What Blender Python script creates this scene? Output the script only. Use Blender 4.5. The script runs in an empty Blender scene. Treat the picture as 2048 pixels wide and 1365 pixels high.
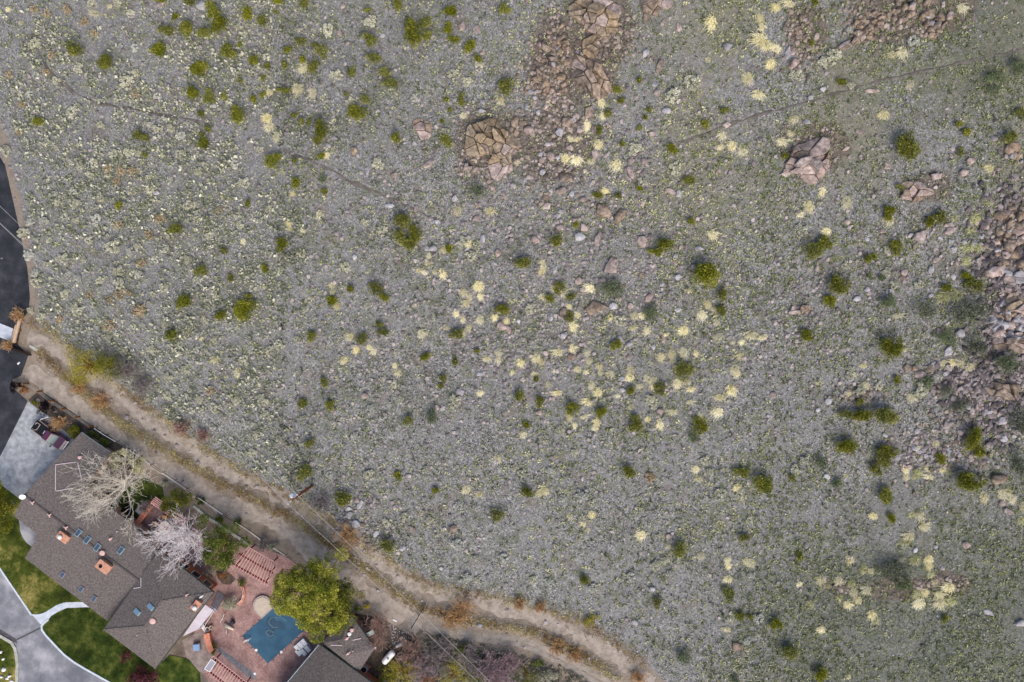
import bpy, bmesh, math, random
import numpy as np
from mathutils import Vector, Matrix

# ------------------------------------------------------------------ camera, sky, sun, exposure
S = 14.0            # photograph pixels (2048 wide) per metre on level ground
H = 115.0           # flying height of the drone
scene = bpy.context.scene
col = scene.collection

cam_d = bpy.data.cameras.new('camera')
cam = bpy.data.objects.new('camera', cam_d)
col.objects.link(cam)
cam.location = (0, 0, H)
cam.rotation_euler = (0, 0, 0)
cam_d.sensor_fit = 'HORIZONTAL'
cam_d.angle = 2 * math.atan(1024 / S / H)
cam_d.clip_end = 6000
scene.camera = cam

SUN_EL, SUN_AZ = math.radians(48), math.radians(-72)      # azimuth measured from +X towards +Y
world = bpy.data.worlds.new('World'); scene.world = world; world.use_nodes = True
wn = world.node_tree
bg = wn.nodes['Background']; bg.inputs['Strength'].default_value = 0.102
sky = wn.nodes.new('ShaderNodeTexSky'); sky.sky_type = 'NISHITA'; sky.sun_disc = False
sky.sun_elevation = SUN_EL
sky.sun_rotation = math.pi / 2 - SUN_AZ
sky.air_density = 1.0; sky.dust_density = 4.0; sky.ozone_density = 1.0
wn.links.new(sky.outputs[0], bg.inputs[0])
sun_d = bpy.data.lights.new('sun', 'SUN'); sun_d.energy = 1.05; sun_d.angle = math.radians(50); sun_d.color = (1.0, 0.96, 0.90)
sun = bpy.data.objects.new('sun', sun_d); col.objects.link(sun)
sdir = Vector((math.cos(SUN_EL) * math.cos(SUN_AZ), math.cos(SUN_EL) * math.sin(SUN_AZ), math.sin(SUN_EL)))
sun.rotation_euler = sdir.to_track_quat('Z', 'Y').to_euler()
sun.location = sdir * 200
scene.view_settings.view_transform = 'Standard'
scene.view_settings.look = 'None'
scene.view_settings.gamma = 1.0
scene.view_settings.use_curve_mapping = False
scene.view_settings.exposure = 0.84
scene.render.engine = 'CYCLES'

# ------------------------------------------------------------------ helpers
R = math.radians
rng = np.random.default_rng(7)
random.seed(7)

def C(r, g, b):
    f = lambda c: (c / 255 / 12.92) if c / 255 <= 0.04045 else ((c / 255 + 0.055) / 1.055) ** 2.4
    return (f(r), f(g), f(b), 1.0)

def _hash(ix, iy, seed):
    v = np.sin(ix * 127.1 + iy * 311.7 + seed * 74.7) * 43758.5453
    return v - np.floor(v)

def vnoise(x, y, seed=0):
    x = np.asarray(x, float); y = np.asarray(y, float)
    ix = np.floor(x); iy = np.floor(y); fx = x - ix; fy = y - iy
    fx = fx * fx * (3 - 2 * fx); fy = fy * fy * (3 - 2 * fy)
    a = _hash(ix, iy, seed); b = _hash(ix + 1, iy, seed); c = _hash(ix, iy + 1, seed); d = _hash(ix + 1, iy + 1, seed)
    return (a * (1 - fx) + b * fx) * (1 - fy) + (c * (1 - fx) + d * fx) * fy

def fbm(x, y, seed=0, o=3):
    s = 0; a = 0.5
    for k in range(o):
        s = s + a * vnoise(np.asarray(x) * 2 ** k, np.asarray(y) * 2 ** k, seed + k); a *= 0.5
    return s

def sstep(a, b, x):
    t = np.clip((np.asarray(x, float) - a) / (b - a), 0, 1)
    return t * t * (3 - 2 * t)

def w0(pts):                     # pixel list -> level-ground metres
    a = np.asarray(pts, float)
    return np.stack([(a[:, 0] - 1024) / S, (682.5 - a[:, 1]) / S], 1)

def segdist(x, y, line):
    best = np.full(np.shape(x), 1e9); side = np.zeros(np.shape(x))
    for (x0, y0), (x1, y1) in zip(line[:-1], line[1:]):
        dx, dy = x1 - x0, y1 - y0; L2 = dx * dx + dy * dy + 1e-9
        t = np.clip(((x - x0) * dx + (y - y0) * dy) / L2, 0, 1)
        d = np.hypot(x - x0 - t * dx, y - y0 - t * dy)
        sg = np.sign(dx * (y - y0) - dy * (x - x0))
        m = d < best
        best = np.where(m, d, best); side = np.where(m, sg, side)
    return best, side

TOE = w0([(-400, -500), (-60, -20), (8, 232), (52, 430), (66, 600), (66, 640), (150, 700), (240, 775), (400, 890), (560, 985), (700, 1075), (860, 1172), (1000, 1195),
          (1160, 1238), (1290, 1320), (1380, 1420), (1700, 1800)])
UP_ROAD = [(50, 668), (110, 694), (160, 728), (215, 775), (270, 815), (330, 860), (400, 910), (480, 960), (560, 992), (625, 1030), (690, 1075), (760, 1128), (840, 1176), (900, 1195),
           (960, 1207), (1024, 1221), (1100, 1243), (1170, 1278), (1240, 1318), (1290, 1357), (1350, 1410)]
LOW_ROAD = [(47, 735), (90, 770), (150, 812), (220, 862), (290, 918), (380, 970), (450, 1008), (530, 1040), (600, 1078), (680, 1143), (745, 1193), (812, 1237), (850, 1254), (895, 1268), (979, 1279), (1024, 1280),
            (1074, 1296), (1141, 1328), (1207, 1365), (1290, 1420)]

def hgt(x, y):
    x = np.asarray(x, float); y = np.asarray(y, float)
    d, s = segdist(x, y, TOE)
    d = np.where(s > 0, d, 0.0)
    up = 0.055 * np.minimum(d, 400) + 0.03 * np.clip(d - 400, 0, 2000)
    k = sstep(0.5, 9, d)
    z = up + k * (1.1 * (fbm(x / 22, y / 22, 3) - 0.44) + 0.32 * (fbm(x / 5, y / 5, 9) - 0.44) + 0.14 * (vnoise(x / 1.3, y / 1.3, 15) - 0.5))
    db, _ = segdist(x, y, BERM)
    z = z + 0.35 * np.exp(-(db / 0.9) ** 2) * (0.6 + 0.8 * vnoise(x / 1.5, y / 1.5, 5))
    return z
BERM = w0([(75, 700), (150, 770), (250, 850), (340, 905), (440, 965), (520, 1002), (600, 1045), (690, 1105), (770, 1165), (840, 1215), (930, 1238), (1060, 1262), (1150, 1300), (1230, 1355)])

def hz(x, y):
    return float(hgt(np.array([x]), np.array([y]))[0])

def P(px, py, z=0.0):            # point seen at pixel when it is z metres above datum
    k = (H - z) / H / S
    return Vector(((px - 1024) * k, (682.5 - py) * k, z))

def at(px, py, dz=0.0):          # point on the ground seen at that pixel
    z = 0.0
    for _ in range(4):
        p = P(px, py, z + dz); z = hz(p.x, p.y)
    return Vector((p.x, p.y, z))

# ------------------------------------------------------------------ materials
def mat(name, c1, c2=None, rough=0.85, scale=2.0, c3=None, bump=0.0, bscale=20.0, metal=0.0, rand=0.0, attr=None, spec=0.3, detail=4, trans=0.0, ramp=(0.35, 0.65), coat=0.0):
    m = bpy.data.materials.new(name); m.use_nodes = True
    nt = m.node_tree; N = nt.nodes; L = nt.links
    b = N['Principled BSDF']; b.inputs['Roughness'].default_value = rough; b.inputs['Metallic'].default_value = metal
    b.inputs['Specular IOR Level'].default_value = spec
    if coat: b.inputs['Coat Weight'].default_value = coat
    geo = N.new('ShaderNodeNewGeometry')
    out = None
    if c2 is None:
        rgb = N.new('ShaderNodeRGB'); rgb.outputs[0].default_value = c1; out = rgb.outputs[0]
    else:
        cr = N.new('ShaderNodeValToRGB'); e = cr.color_ramp.elements
        e[0].position = ramp[0]; e[0].color = c1; e[1].position = ramp[1]; e[1].color = c2
        if c3 is not None:
            q = e.new((ramp[0] + ramp[1]) / 2); q.color = c3
        if attr:
            a = N.new('ShaderNodeAttribute'); a.attribute_name = attr; L.new(a.outputs['Fac'], cr.inputs[0])
        else:
            n = N.new('ShaderNodeTexNoise'); n.inputs['Scale'].default_value = scale; n.inputs['Detail'].default_value = detail; n.inputs['Roughness'].default_value = 0.65
            L.new(geo.outputs['Position'], n.inputs['Vector']); L.new(n.outputs[0], cr.inputs[0])
        out = cr.outputs[0]
    if rand:
        oi = N.new('ShaderNodeObjectInfo'); hs = N.new('ShaderNodeHueSaturation')
        mr = N.new('ShaderNodeMapRange'); mr.inputs[3].default_value = 1 - rand; mr.inputs[4].default_value = 1 + rand
        L.new(oi.outputs['Random'], mr.inputs[0]); L.new(mr.outputs[0], hs.inputs['Value'])
        mh = N.new('ShaderNodeMath'); mh.operation = 'MULTIPLY'; mh.inputs[1].default_value = 7.31
        fr = N.new('ShaderNodeMath'); fr.operation = 'FRACT'
        L.new(oi.outputs['Random'], mh.inputs[0]); L.new(mh.outputs[0], fr.inputs[0])
        m2 = N.new('ShaderNodeMapRange'); m2.inputs[3].default_value = 1 - rand * 1.2; m2.inputs[4].default_value = 1 + rand * 0.5
        L.new(fr.outputs[0], m2.inputs[0]); L.new(m2.outputs[0], hs.inputs['Saturation'])
        L.new(out, hs.inputs['Color']); out = hs.outputs[0]
    L.new(out, b.inputs['Base Color'])
    if bump:
        n2 = N.new('ShaderNodeTexNoise'); n2.inputs['Scale'].default_value = bscale; n2.inputs['Detail'].default_value = 5
        L.new(geo.outputs['Position'], n2.inputs['Vector'])
        bp = N.new('ShaderNodeBump'); bp.inputs['Strength'].default_value = bump; bp.inputs['Distance'].default_value = 0.05
        L.new(n2.outputs[0], bp.inputs['Height']); L.new(bp.outputs[0], b.inputs['Normal'])
    if trans:
        tr = N.new('ShaderNodeBsdfTranslucent'); mx = N.new('ShaderNodeMixShader'); mx.inputs[0].default_value = trans
        L.new(out, tr.inputs[0]); L.new(b.outputs[0], mx.inputs[1]); L.new(tr.outputs[0], mx.inputs[2])
        L.new(mx.outputs[0], N['Material Output'].inputs[0])
    return m

def leafmat(name, dark, mid, light, rand=0.12, trans=0.15):
    return mat(name, dark, light, rough=0.8, c3=mid, attr='rnd', ramp=(0.05, 0.95), rand=rand, trans=trans, spec=0.15)

# ------------------------------------------------------------------ mesh building
def np_mesh(name, V, F, rnd=None, material=None, smooth=False):
    V = np.asarray(V, np.float32); F = np.asarray(F, np.int32); k = F.shape[1]
    me = bpy.data.meshes.new(name)
    me.vertices.add(len(V)); me.vertices.foreach_set('co', V.ravel())
    me.loops.add(F.size); me.loops.foreach_set('vertex_index', F.ravel())
    me.polygons.add(len(F)); me.polygons.foreach_set('loop_start', np.arange(0, F.size, k, dtype=np.int32))
    if smooth: me.polygons.foreach_set('use_smooth', np.ones(len(F), bool))
    me.update(calc_edges=True)
    if rnd is not None:
        a = me.attributes.new('rnd', 'FLOAT', 'POINT'); a.data.foreach_set('value', np.asarray(rnd, np.float32))
    if material: me.materials.append(material)
    return me

def tag(o, label=None, cat=None, group=None, kind=None):
    if label: o['label'] = label
    if cat: o['category'] = cat
    if group: o['group'] = group
    if kind: o['kind'] = kind
    return o

def add(name, me, loc=(0, 0, 0), rotz=0.0, scale=1.0, parent=None, **kw):
    o = bpy.data.objects.new(name, me); col.objects.link(o)
    o.location = loc; o.rotation_euler = (0, 0, rotz)
    o.scale = (scale,) * 3 if np.isscalar(scale) else scale
    if parent: o.parent = parent
    return tag(o, **kw)

def root(name, loc, label, cat, group=None):
    o = bpy.data.objects.new(name, None); col.objects.link(o); o.location = loc; o.empty_display_size = 0.2
    return tag(o, label, cat, group)

def wloc(o):
    v = Vector((0, 0, 0))
    while o is not None: v = v + Vector(o.location); o = o.parent
    return v

class MB:
    def __init__(s): s.v = []; s.f = []
    def poly(s, pts):
        i = len(s.v); s.v += [tuple(p) for p in pts]; s.f.append(tuple(range(i, i + len(pts)))); return s
    def obox(s, c, ux, uy, uz):
        c, ux, uy, uz = map(Vector, (c, ux, uy, uz)); i = len(s.v)
        for a in (-1, 1):
            for b in (-1, 1):
                for d in (-1, 1): s.v.append(tuple(c + ux * a + uy * b + uz * d))
        for q in ((0, 1, 3, 2), (4, 6, 7, 5), (0, 4, 5, 1), (2, 3, 7, 6), (0, 2, 6, 4), (1, 5, 7, 3)): s.f.append(tuple(i + j for j in q))
        return s
    def box(s, c, sx, sy, sz, rz=0.0):
        ca, sa = math.cos(rz), math.sin(rz)
        return s.obox(c, (sx / 2 * ca, sx / 2 * sa, 0), (-sy / 2 * sa, sy / 2 * ca, 0), (0, 0, sz / 2))
    def beam(s, p0, p1, w, h):
        p0, p1 = Vector(p0), Vector(p1); d = p1 - p0; L = d.length; d = d / L
        side = d.cross(Vector((0, 0, 1)))
        if side.length < 1e-4: side = Vector((1, 0, 0))
        side.normalize(); up = side.cross(d)
        return s.obox((p0 + p1) / 2, d * L / 2, side * w / 2, up * h / 2)
    def tube(s, p0, p1, r0, r1=None, n=8, cap=True):
        r1 = r0 if r1 is None else r1
        p0, p1 = Vector(p0), Vector(p1); d = (p1 - p0).normalized()
        a = d.orthogonal().normalized(); b = d.cross(a); i = len(s.v)
        for p, r in ((p0, r0), (p1, r1)):
            for k in range(n):
                t = 2 * math.pi * k / n; s.v.append(tuple(p + a * (r * math.cos(t)) + b * (r * math.sin(t))))
        for k in range(n): s.f.append((i + k, i + (k + 1) % n, i + n + (k + 1) % n, i + n + k))
        if cap: s.f.append(tuple(i + k for k in range(n))[::-1]); s.f.append(tuple(i + n + k for k in range(n)))
        return s
    def lathe(s, c, prof, n=16, axis=(0, 0, 1)):
        c = Vector(c); d = Vector(axis).normalized(); a = d.orthogonal().normalized(); b = d.cross(a); i = len(s.v)
        for r, z in prof:
            for k in range(n):
                t = 2 * math.pi * k / n; s.v.append(tuple(c + d * z + a * (r * math.cos(t)) + b * (r * math.sin(t))))
        for j in range(len(prof) - 1):
            for k in range(n): s.f.append((i + j * n + k, i + j * n + (k + 1) % n, i + (j + 1) * n + (k + 1) % n, i + (j + 1) * n + k))
        s.f.append(tuple(i + k for k in range(n))[::-1]); j = len(prof) - 1; s.f.append(tuple(i + j * n + k for k in range(n)))
        return s
    def prism(s, pts, z0, z1):   # pts: 2-D outline (counter-clockwise or not)
        n = len(pts); i = len(s.v)
        for z in (z0, z1): s.v += [(p[0], p[1], z) for p in pts]
        s.f.append(tuple(i + k for k in range(n))[::-1]); s.f.append(tuple(i + n + k for k in range(n)))
        for k in range(n): s.f.append((i + k, i + (k + 1) % n, i + n + (k + 1) % n, i + n + k))
        return s
    def rings(s, rings):         # stack of equal-length rings, closed top and bottom
        n = len(rings[0]); i = len(s.v)
        for r in rings: s.v += [tuple(p) for p in r]
        for j in range(len(rings) - 1):
            for k in range(n): s.f.append((i + j * n + k, i + j * n + (k + 1) % n, i + (j + 1) * n + (k + 1) % n, i + (j + 1) * n + k))
        s.f.append(tuple(i + k for k in range(n))[::-1]); j = len(rings) - 1; s.f.append(tuple(i + j * n + k for k in range(n)))
        return s
    def mesh(s, name, m, off=(0, 0, 0), smooth=False, bevel=0.0):
        me = bpy.data.meshes.new(name)
        o = Vector(off)
        me.from_pydata([(x - o.x, y - o.y, z - o.z) for x, y, z in s.v], [], s.f)
        bm = bmesh.new(); bm.from_mesh(me)
        bmesh.ops.recalc_face_normals(bm, faces=bm.faces)
        if bevel:
            bmesh.ops.bevel(bm, geom=bm.edges[:], offset=bevel, segments=2, affect='EDGES', profile=0.6)
        if smooth:
            for f in bm.faces: f.smooth = True
        bm.to_mesh(me); bm.free()
        me.materials.append(m)
        return me
    def build(s, name, m, parent=None, smooth=False, bevel=0.0, **kw):
        if parent is not None:
            return add(name, s.mesh(name, m, wloc(parent), smooth, bevel), parent=parent, **kw)
        a = np.array(s.v); c = (float(a[:, 0].mean()), float(a[:, 1].mean()), float(a[:, 2].min()))
        return add(name, s.mesh(name, m, c, smooth, bevel), loc=c, **kw)

def tubes_np(segs, n=4):
    a = np.array(segs, float)            # p0(3) p1(3) r0 r1
    p0, p1, r0, r1 = a[:, :3], a[:, 3:6], a[:, 6], a[:, 7]
    d = p1 - p0; d /= np.linalg.norm(d, axis=1)[:, None] + 1e-9
    ref = np.where(np.abs(d[:, 2:3]) > 0.9, np.array([[1.0, 0, 0]]), np.array([[0, 0, 1.0]]))
    u = np.cross(d, ref); u /= np.linalg.norm(u, axis=1)[:, None] + 1e-9
    w = np.cross(d, u)
    t = np.arange(n) * 2 * np.pi / n; ct, st = np.cos(t), np.sin(t)
    ring = u[:, None, :] * ct[None, :, None] + w[:, None, :] * st[None, :, None]
    V = np.concatenate([p0[:, None] + ring * r0[:, None, None], p1[:, None] + ring * r1[:, None, None]], 1).reshape(-1, 3)
    K = len(a); k = np.arange(n)
    q = np.stack([k, (k + 1) % n, n + (k + 1) % n, n + k], 1)
    F = (q[None] + (np.arange(K) * 2 * n)[:, None, None]).reshape(-1, 4)
    return V, F

def unit(v): return v / (np.linalg.norm(v, axis=-1, keepdims=True) + 1e-9)

def leaves(g, clumps, n, size, asp=0.45, up=0.35, out=0.5, fill=0.45, half=True):
    """rhombic leaves spread through clumps (x,y,z,r); returns V,F,rnd"""
    c = np.asarray(clumps, float)
    w = c[:, 3] ** 2; k = g.choice(len(c), n, p=w / w.sum())
    d = unit(g.normal(size=(n, 3)))
    if half: d[:, 2] = np.where(d[:, 2] < -0.2, -d[:, 2], d[:, 2])
    rr = c[k, 3] * (fill + (1 - fill) * g.random(n) ** 0.6)
    p = c[k, :3] + d * rr[:, None]
    t = unit(d * out + g.normal(size=(n, 3)) * 0.6 + np.array([0, 0, up]))
    b = unit(np.cross(t, g.normal(size=(n, 3))))
    s = size * (0.6 + 0.8 * g.random(n))[:, None]
    V = np.stack([p - t * s * 0.5, p + b * s * asp * 0.5, p + t * s * 0.5, p - b * s * asp * 0.5], 1).reshape(-1, 3)
    F = np.arange(4 * n).reshape(-1, 4)
    cl = g.random(len(c))
    rnd = np.clip(0.55 * g.random(n) + 0.45 * cl[k], 0, 1)
    return V, F, np.repeat(rnd, 4)

def blades(g, n, R_, h, w, base=0.12, lean=(0.0, 0.0), lmin=0.5, one=False):
    """arching grass blades; returns quads"""
    a = g.random(n) * 2 * np.pi; o = g.random(n) ** 0.7
    L = lmin + (1 - lmin) * g.random(n)
    d = np.stack([np.cos(a) * o + lean[0], np.sin(a) * o + lean[1]], 1)
    p0 = np.concatenate([g.normal(size=(n, 2)) * base * R_, np.zeros((n, 1))], 1)
    p1 = p0 + np.concatenate([d * (R_ * 0.45 * L)[:, None], (h * 0.85 * L * (1.15 - 0.5 * o))[:, None]], 1)
    p2 = p0 + np.concatenate([d * (R_ * L)[:, None], (h * L * (1.0 - 0.55 * o))[:, None]], 1)
    side = unit(np.stack([-d[:, 1], d[:, 0], 0.4 * g.normal(size=n)], 1)) * w
    if one:
        V = np.stack([p0, p1 + side, p2, p1 - side], 1).reshape(-1, 3)
        return V, np.arange(4 * n).reshape(-1, 4), np.repeat(g.random(n), 4)
    V = np.stack([p0 - side, p0 + side, p1 + side * 0.9, p1 - side * 0.9, p2 + side * 0.25, p2 - side * 0.25], 1).reshape(-1, 3)
    q = np.array([[0, 1, 2, 3], [3, 2, 4, 5]])
    F = (q[None] + (np.arange(n) * 6)[:, None, None]).reshape(-1, 4)
    return V, F, np.repeat(g.random(n), 6)

def join(parts):
    V, F, Q = [], [], []; o = 0
    for v, f, r in parts:
        V.append(v); F.append(f + o); Q.append(r); o += len(v)
    return np.concatenate(V), np.concatenate(F), np.concatenate(Q)

def hull_rock(g, n=16, flat=0.55, ang=0.35):
    p = unit(g.normal(size=(n, 3))) * (1 - ang * g.random((n, 1)))
    p[:, 2] *= flat
    p[:, 0] *= 1.0; p[:, 1] *= 0.8
    bm = bmesh.new()
    for q in p: bm.verts.new(q)
    r = bmesh.ops.convex_hull(bm, input=bm.verts)
    bmesh.ops.delete(bm, geom=[e for e in r['geom_interior'] if isinstance(e, bmesh.types.BMVert)], context='VERTS')
    bmesh.ops.triangulate(bm, faces=bm.faces)
    bm.verts.index_update()
    V = np.array([v.co[:] for v in bm.verts]); F = np.array([[v.index for v in f.verts] for f in bm.faces])
    bm.free()
    return V, F

def plate_rock(g, n=6, h=0.45):
    '''angular slab: flat tilted top, bevelled shoulder, steep sides'''
    a = np.sort((np.arange(n) + g.uniform(-0.28, 0.28, n)) * 2 * np.pi / n); r = g.uniform(0.72, 1.1, n)
    x, y = np.cos(a) * r, np.sin(a) * r * 0.85; tx, ty = g.normal(size=2) * 0.16; V = []
    for k, z in ((1.0, -0.45), (1.02, 0.0), (0.98, h * 0.78), (0.87, h)):
        jx, jy = g.normal(size=(2, n)) * 0.03
        V.append(np.stack([x * k + jx, y * k + jy, z + (x * tx + y * ty) * (1 if z > 0.1 else 0)], 1))
    V.append(np.array([[0, 0, h * 1.04]])); V = np.concatenate(V); F = []
    for j in range(3):
        for i in range(n):
            i2 = (i + 1) % n; F += [(j * n + i, j * n + i2, (j + 1) * n + i2), (j * n + i, (j + 1) * n + i2, (j + 1) * n + i)]
    for i in range(n): F.append((3 * n + i, 3 * n + (i + 1) % n, 4 * n))
    return V, np.array(F)

def scatter(name, temps, xy, sc, g, m, rnd=None, squash=None, sink=0.0, tilt=0.15, smooth=False, kind='stuff', parent=None, **kw):
    """one mesh holding many copies of a few templates, standing on the ground"""
    xy = np.asarray(xy); K = len(xy); z = hgt(xy[:, 0], xy[:, 1])
    sc = np.broadcast_to(sc, (K,)); ti = g.integers(0, len(temps), K); rz = g.random(K) * 2 * np.pi
    rnd = g.random(K) if rnd is None else rnd
    Vs, Fs, Rs = [], [], []; o = 0
    for j, (tv, tf, tr) in enumerate(temps):
        I = np.where(ti == j)[0]
        if not len(I): continue
        c, s = np.cos(rz[I]), np.sin(rz[I])
        x = tv[None, :, 0]; y = tv[None, :, 1]; zz = tv[None, :, 2]
        X = (x * c[:, None] - y * s[:, None]); Y = (x * s[:, None] + y * c[:, None]); Z = np.broadcast_to(zz, X.shape)
        tx = g.normal(size=len(I)) * tilt; ty = g.normal(size=len(I)) * tilt
        Z = Z + X * tx[:, None] + Y * ty[:, None]
        v = np.stack([X, Y, Z], 2) * sc[I][:, None, None]
        v[:, :, 0] += xy[I, 0][:, None]; v[:, :, 1] += xy[I, 1][:, None]; v[:, :, 2] += (z[I] - sink * sc[I])[:, None]
        f = tf[None] + (np.arange(len(I)) * len(tv))[:, None, None] + o
        o += len(I) * len(tv)
        Vs.append(v.reshape(-1, 3)); Fs.append(f.reshape(-1, tf.shape[1]))
        Rs.append((np.clip(0.6 * rnd[I][:, None] + 0.4 * (tr[None] if tr is not None else 0.5), 0, 1) * np.ones((1, len(tv)))).ravel())
    V = np.concatenate(Vs); F = np.concatenate(Fs); Q = np.concatenate(Rs)
    return add(name, np_mesh(name, V, F, Q, m, smooth), kind=kind, parent=parent, **kw)

def inpoly(x, y, poly):
    x = np.asarray(x); y = np.asarray(y); r = np.zeros(x.shape, bool); n = len(poly)
    for i in range(n):
        x0, y0 = poly[i]; x1, y1 = poly[(i + 1) % n]
        c = ((y0 > y) != (y1 > y)) & (x < (x1 - x0) * (y - y0) / (y1 - y0 + 1e-12) + x0)
        r ^= c
    return r
# ------------------------------------------------------------------ ground
YARD = w0([(-300, 640), (40, 640), (66, 700), (57, 711), (42, 752), (75, 775), (190, 850), (290, 920), (390, 985), (500, 1045), (600, 1105), (690, 1185), (760, 1235), (830, 1275), (800, 1420), (600, 1600), (-300, 1600)])
TRAILS = [[(60, 60), (88, 128), (128, 172), (165, 194), (205, 211), (240, 212), (290, 226), (345, 234), (405, 244)],
          [(1335, 292), (1400, 271), (1450, 251), (1530, 226), (1640, 198), (1740, 167), (1830, 146), (1960, 117), (2052, 98), (2120, 85)],
          [(560, 296), (640, 330), (720, 372), (790, 402), (850, 430), (885, 444)]]

def axis(lo, hi, step, far):
    a = list(np.arange(lo, hi + 1e-6, step)); s = step; v = hi
    while v < far: s *= 1.35; v += s; a.append(v)
    s = step; v = lo; b = []
    while v > -far: s *= 1.35; v -= s; b.append(v)
    return np.array(b[::-1] + a)

gx = axis(-76, 76, 0.4, 2500); gy = axis(-51, 51, 0.4, 2500)
X, Y = np.meshgrid(gx, gy); Z = hgt(X, Y)
nx, ny = len(gx), len(gy)
idx = np.arange(nx * ny).reshape(ny, nx)
F = np.stack([idx[:-1, :-1], idx[:-1, 1:], idx[1:, 1:], idx[1:, :-1]], 2).reshape(-1, 4)
ground_me = np_mesh('ground', np.stack([X.ravel(), Y.ravel(), Z.ravel()], 1), F, smooth=True)
PX = X * S + 1024; PY = 682.5 - Y * S

def blob(cx, cy, rx, ry, soft=0.5):
    r = np.hypot((PX - cx) / rx, (PY - cy) / ry) + 0.5 * (fbm(X / 3, Y / 3, 21) - 0.45)
    return 1 - sstep(1 - soft, 1 + soft * 0.4, r)
dU, _ = segdist(X, Y, w0(UP_ROAD)); dL, _ = segdist(X, Y, w0(LOW_ROAD)); dT, sT = segdist(X, Y, TOE)
nz = 0.9 * (fbm(X / 1.6, Y / 1.6, 31) - 0.45)
m_dirt = np.maximum(1 - sstep(0.7, 1.9, dU + nz), 1 - sstep(0.9, 2.1, dL + nz))
dS, _ = segdist(X, Y, w0([(-40, 130), (2, 265), (14, 325), (44, 455), (62, 540), (66, 600), (64, 625)]))
m_dirt = np.maximum(m_dirt, 0.8 * (1 - sstep(0.2, 1.0, dS + nz)))
m_dirt = np.maximum(m_dirt, 0.75 * (sT < 0) * (1 - sstep(1.5, 6, np.minimum(dU, dL) + 2 * nz)))
m_yard = inpoly(X, Y, YARD).astype(float)
m_rock = np.zeros_like(X)
for b in ((1190, 60, 70, 110), (1120, 150, 80, 110), (1180, 150, 60, 60), (980, 300, 75, 75), (1620, 310, 60, 55), (1830, 385, 45, 35), (1740, 60, 80, 60), (1850, 45, 70, 60), (1590, 90, 45, 60),
          (2030, 460, 60, 120), (2020, 570, 50, 60), (1990, 760, 110, 60), (1780, 1170, 60, 30), (1880, 1160, 60, 30), (1100, 300, 90, 90)):
    m_rock = np.maximum(m_rock, blob(*b))
m_ash = np.maximum(blob(2015, 640, 75, 45), np.maximum(0.8 * blob(1985, 580, 25, 55), 0.8 * blob(1850, 905, 60, 22)))
m_green = sstep(1050, 1900, PX) * sstep(650, 1300, PY) * 0.9 + 0.55 * sstep(1350, 2000, PX) * (1 - sstep(150, 420, PY))
m_green = np.clip(m_green * (0.45 + 1.1 * fbm(X / 9, Y / 9, 41)), 0, 1)
m_green = np.maximum(m_green, 0.7 * blob(1800, 1160, 260, 110))
m_green = np.maximum(m_green, 0.6 * np.exp(-((dL - 0.2) / 5) ** 2) * 0)
m_warm = 0.55 * sstep(1150, 1450, PX) * (1 - sstep(380, 620, PY)) * sstep(0.3, 0.5, fbm(X / 12, Y / 12, 45))
for nm, a in (('m_warm', m_warm), ('m_dirt', m_dirt), ('m_yard', m_yard), ('m_rock', m_rock), ('m_ash', m_ash), ('m_green', m_green)):
    t = ground_me.attributes.new(nm, 'FLOAT', 'POINT'); t.data.foreach_set('value', a.astype(np.float32).ravel())

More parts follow.
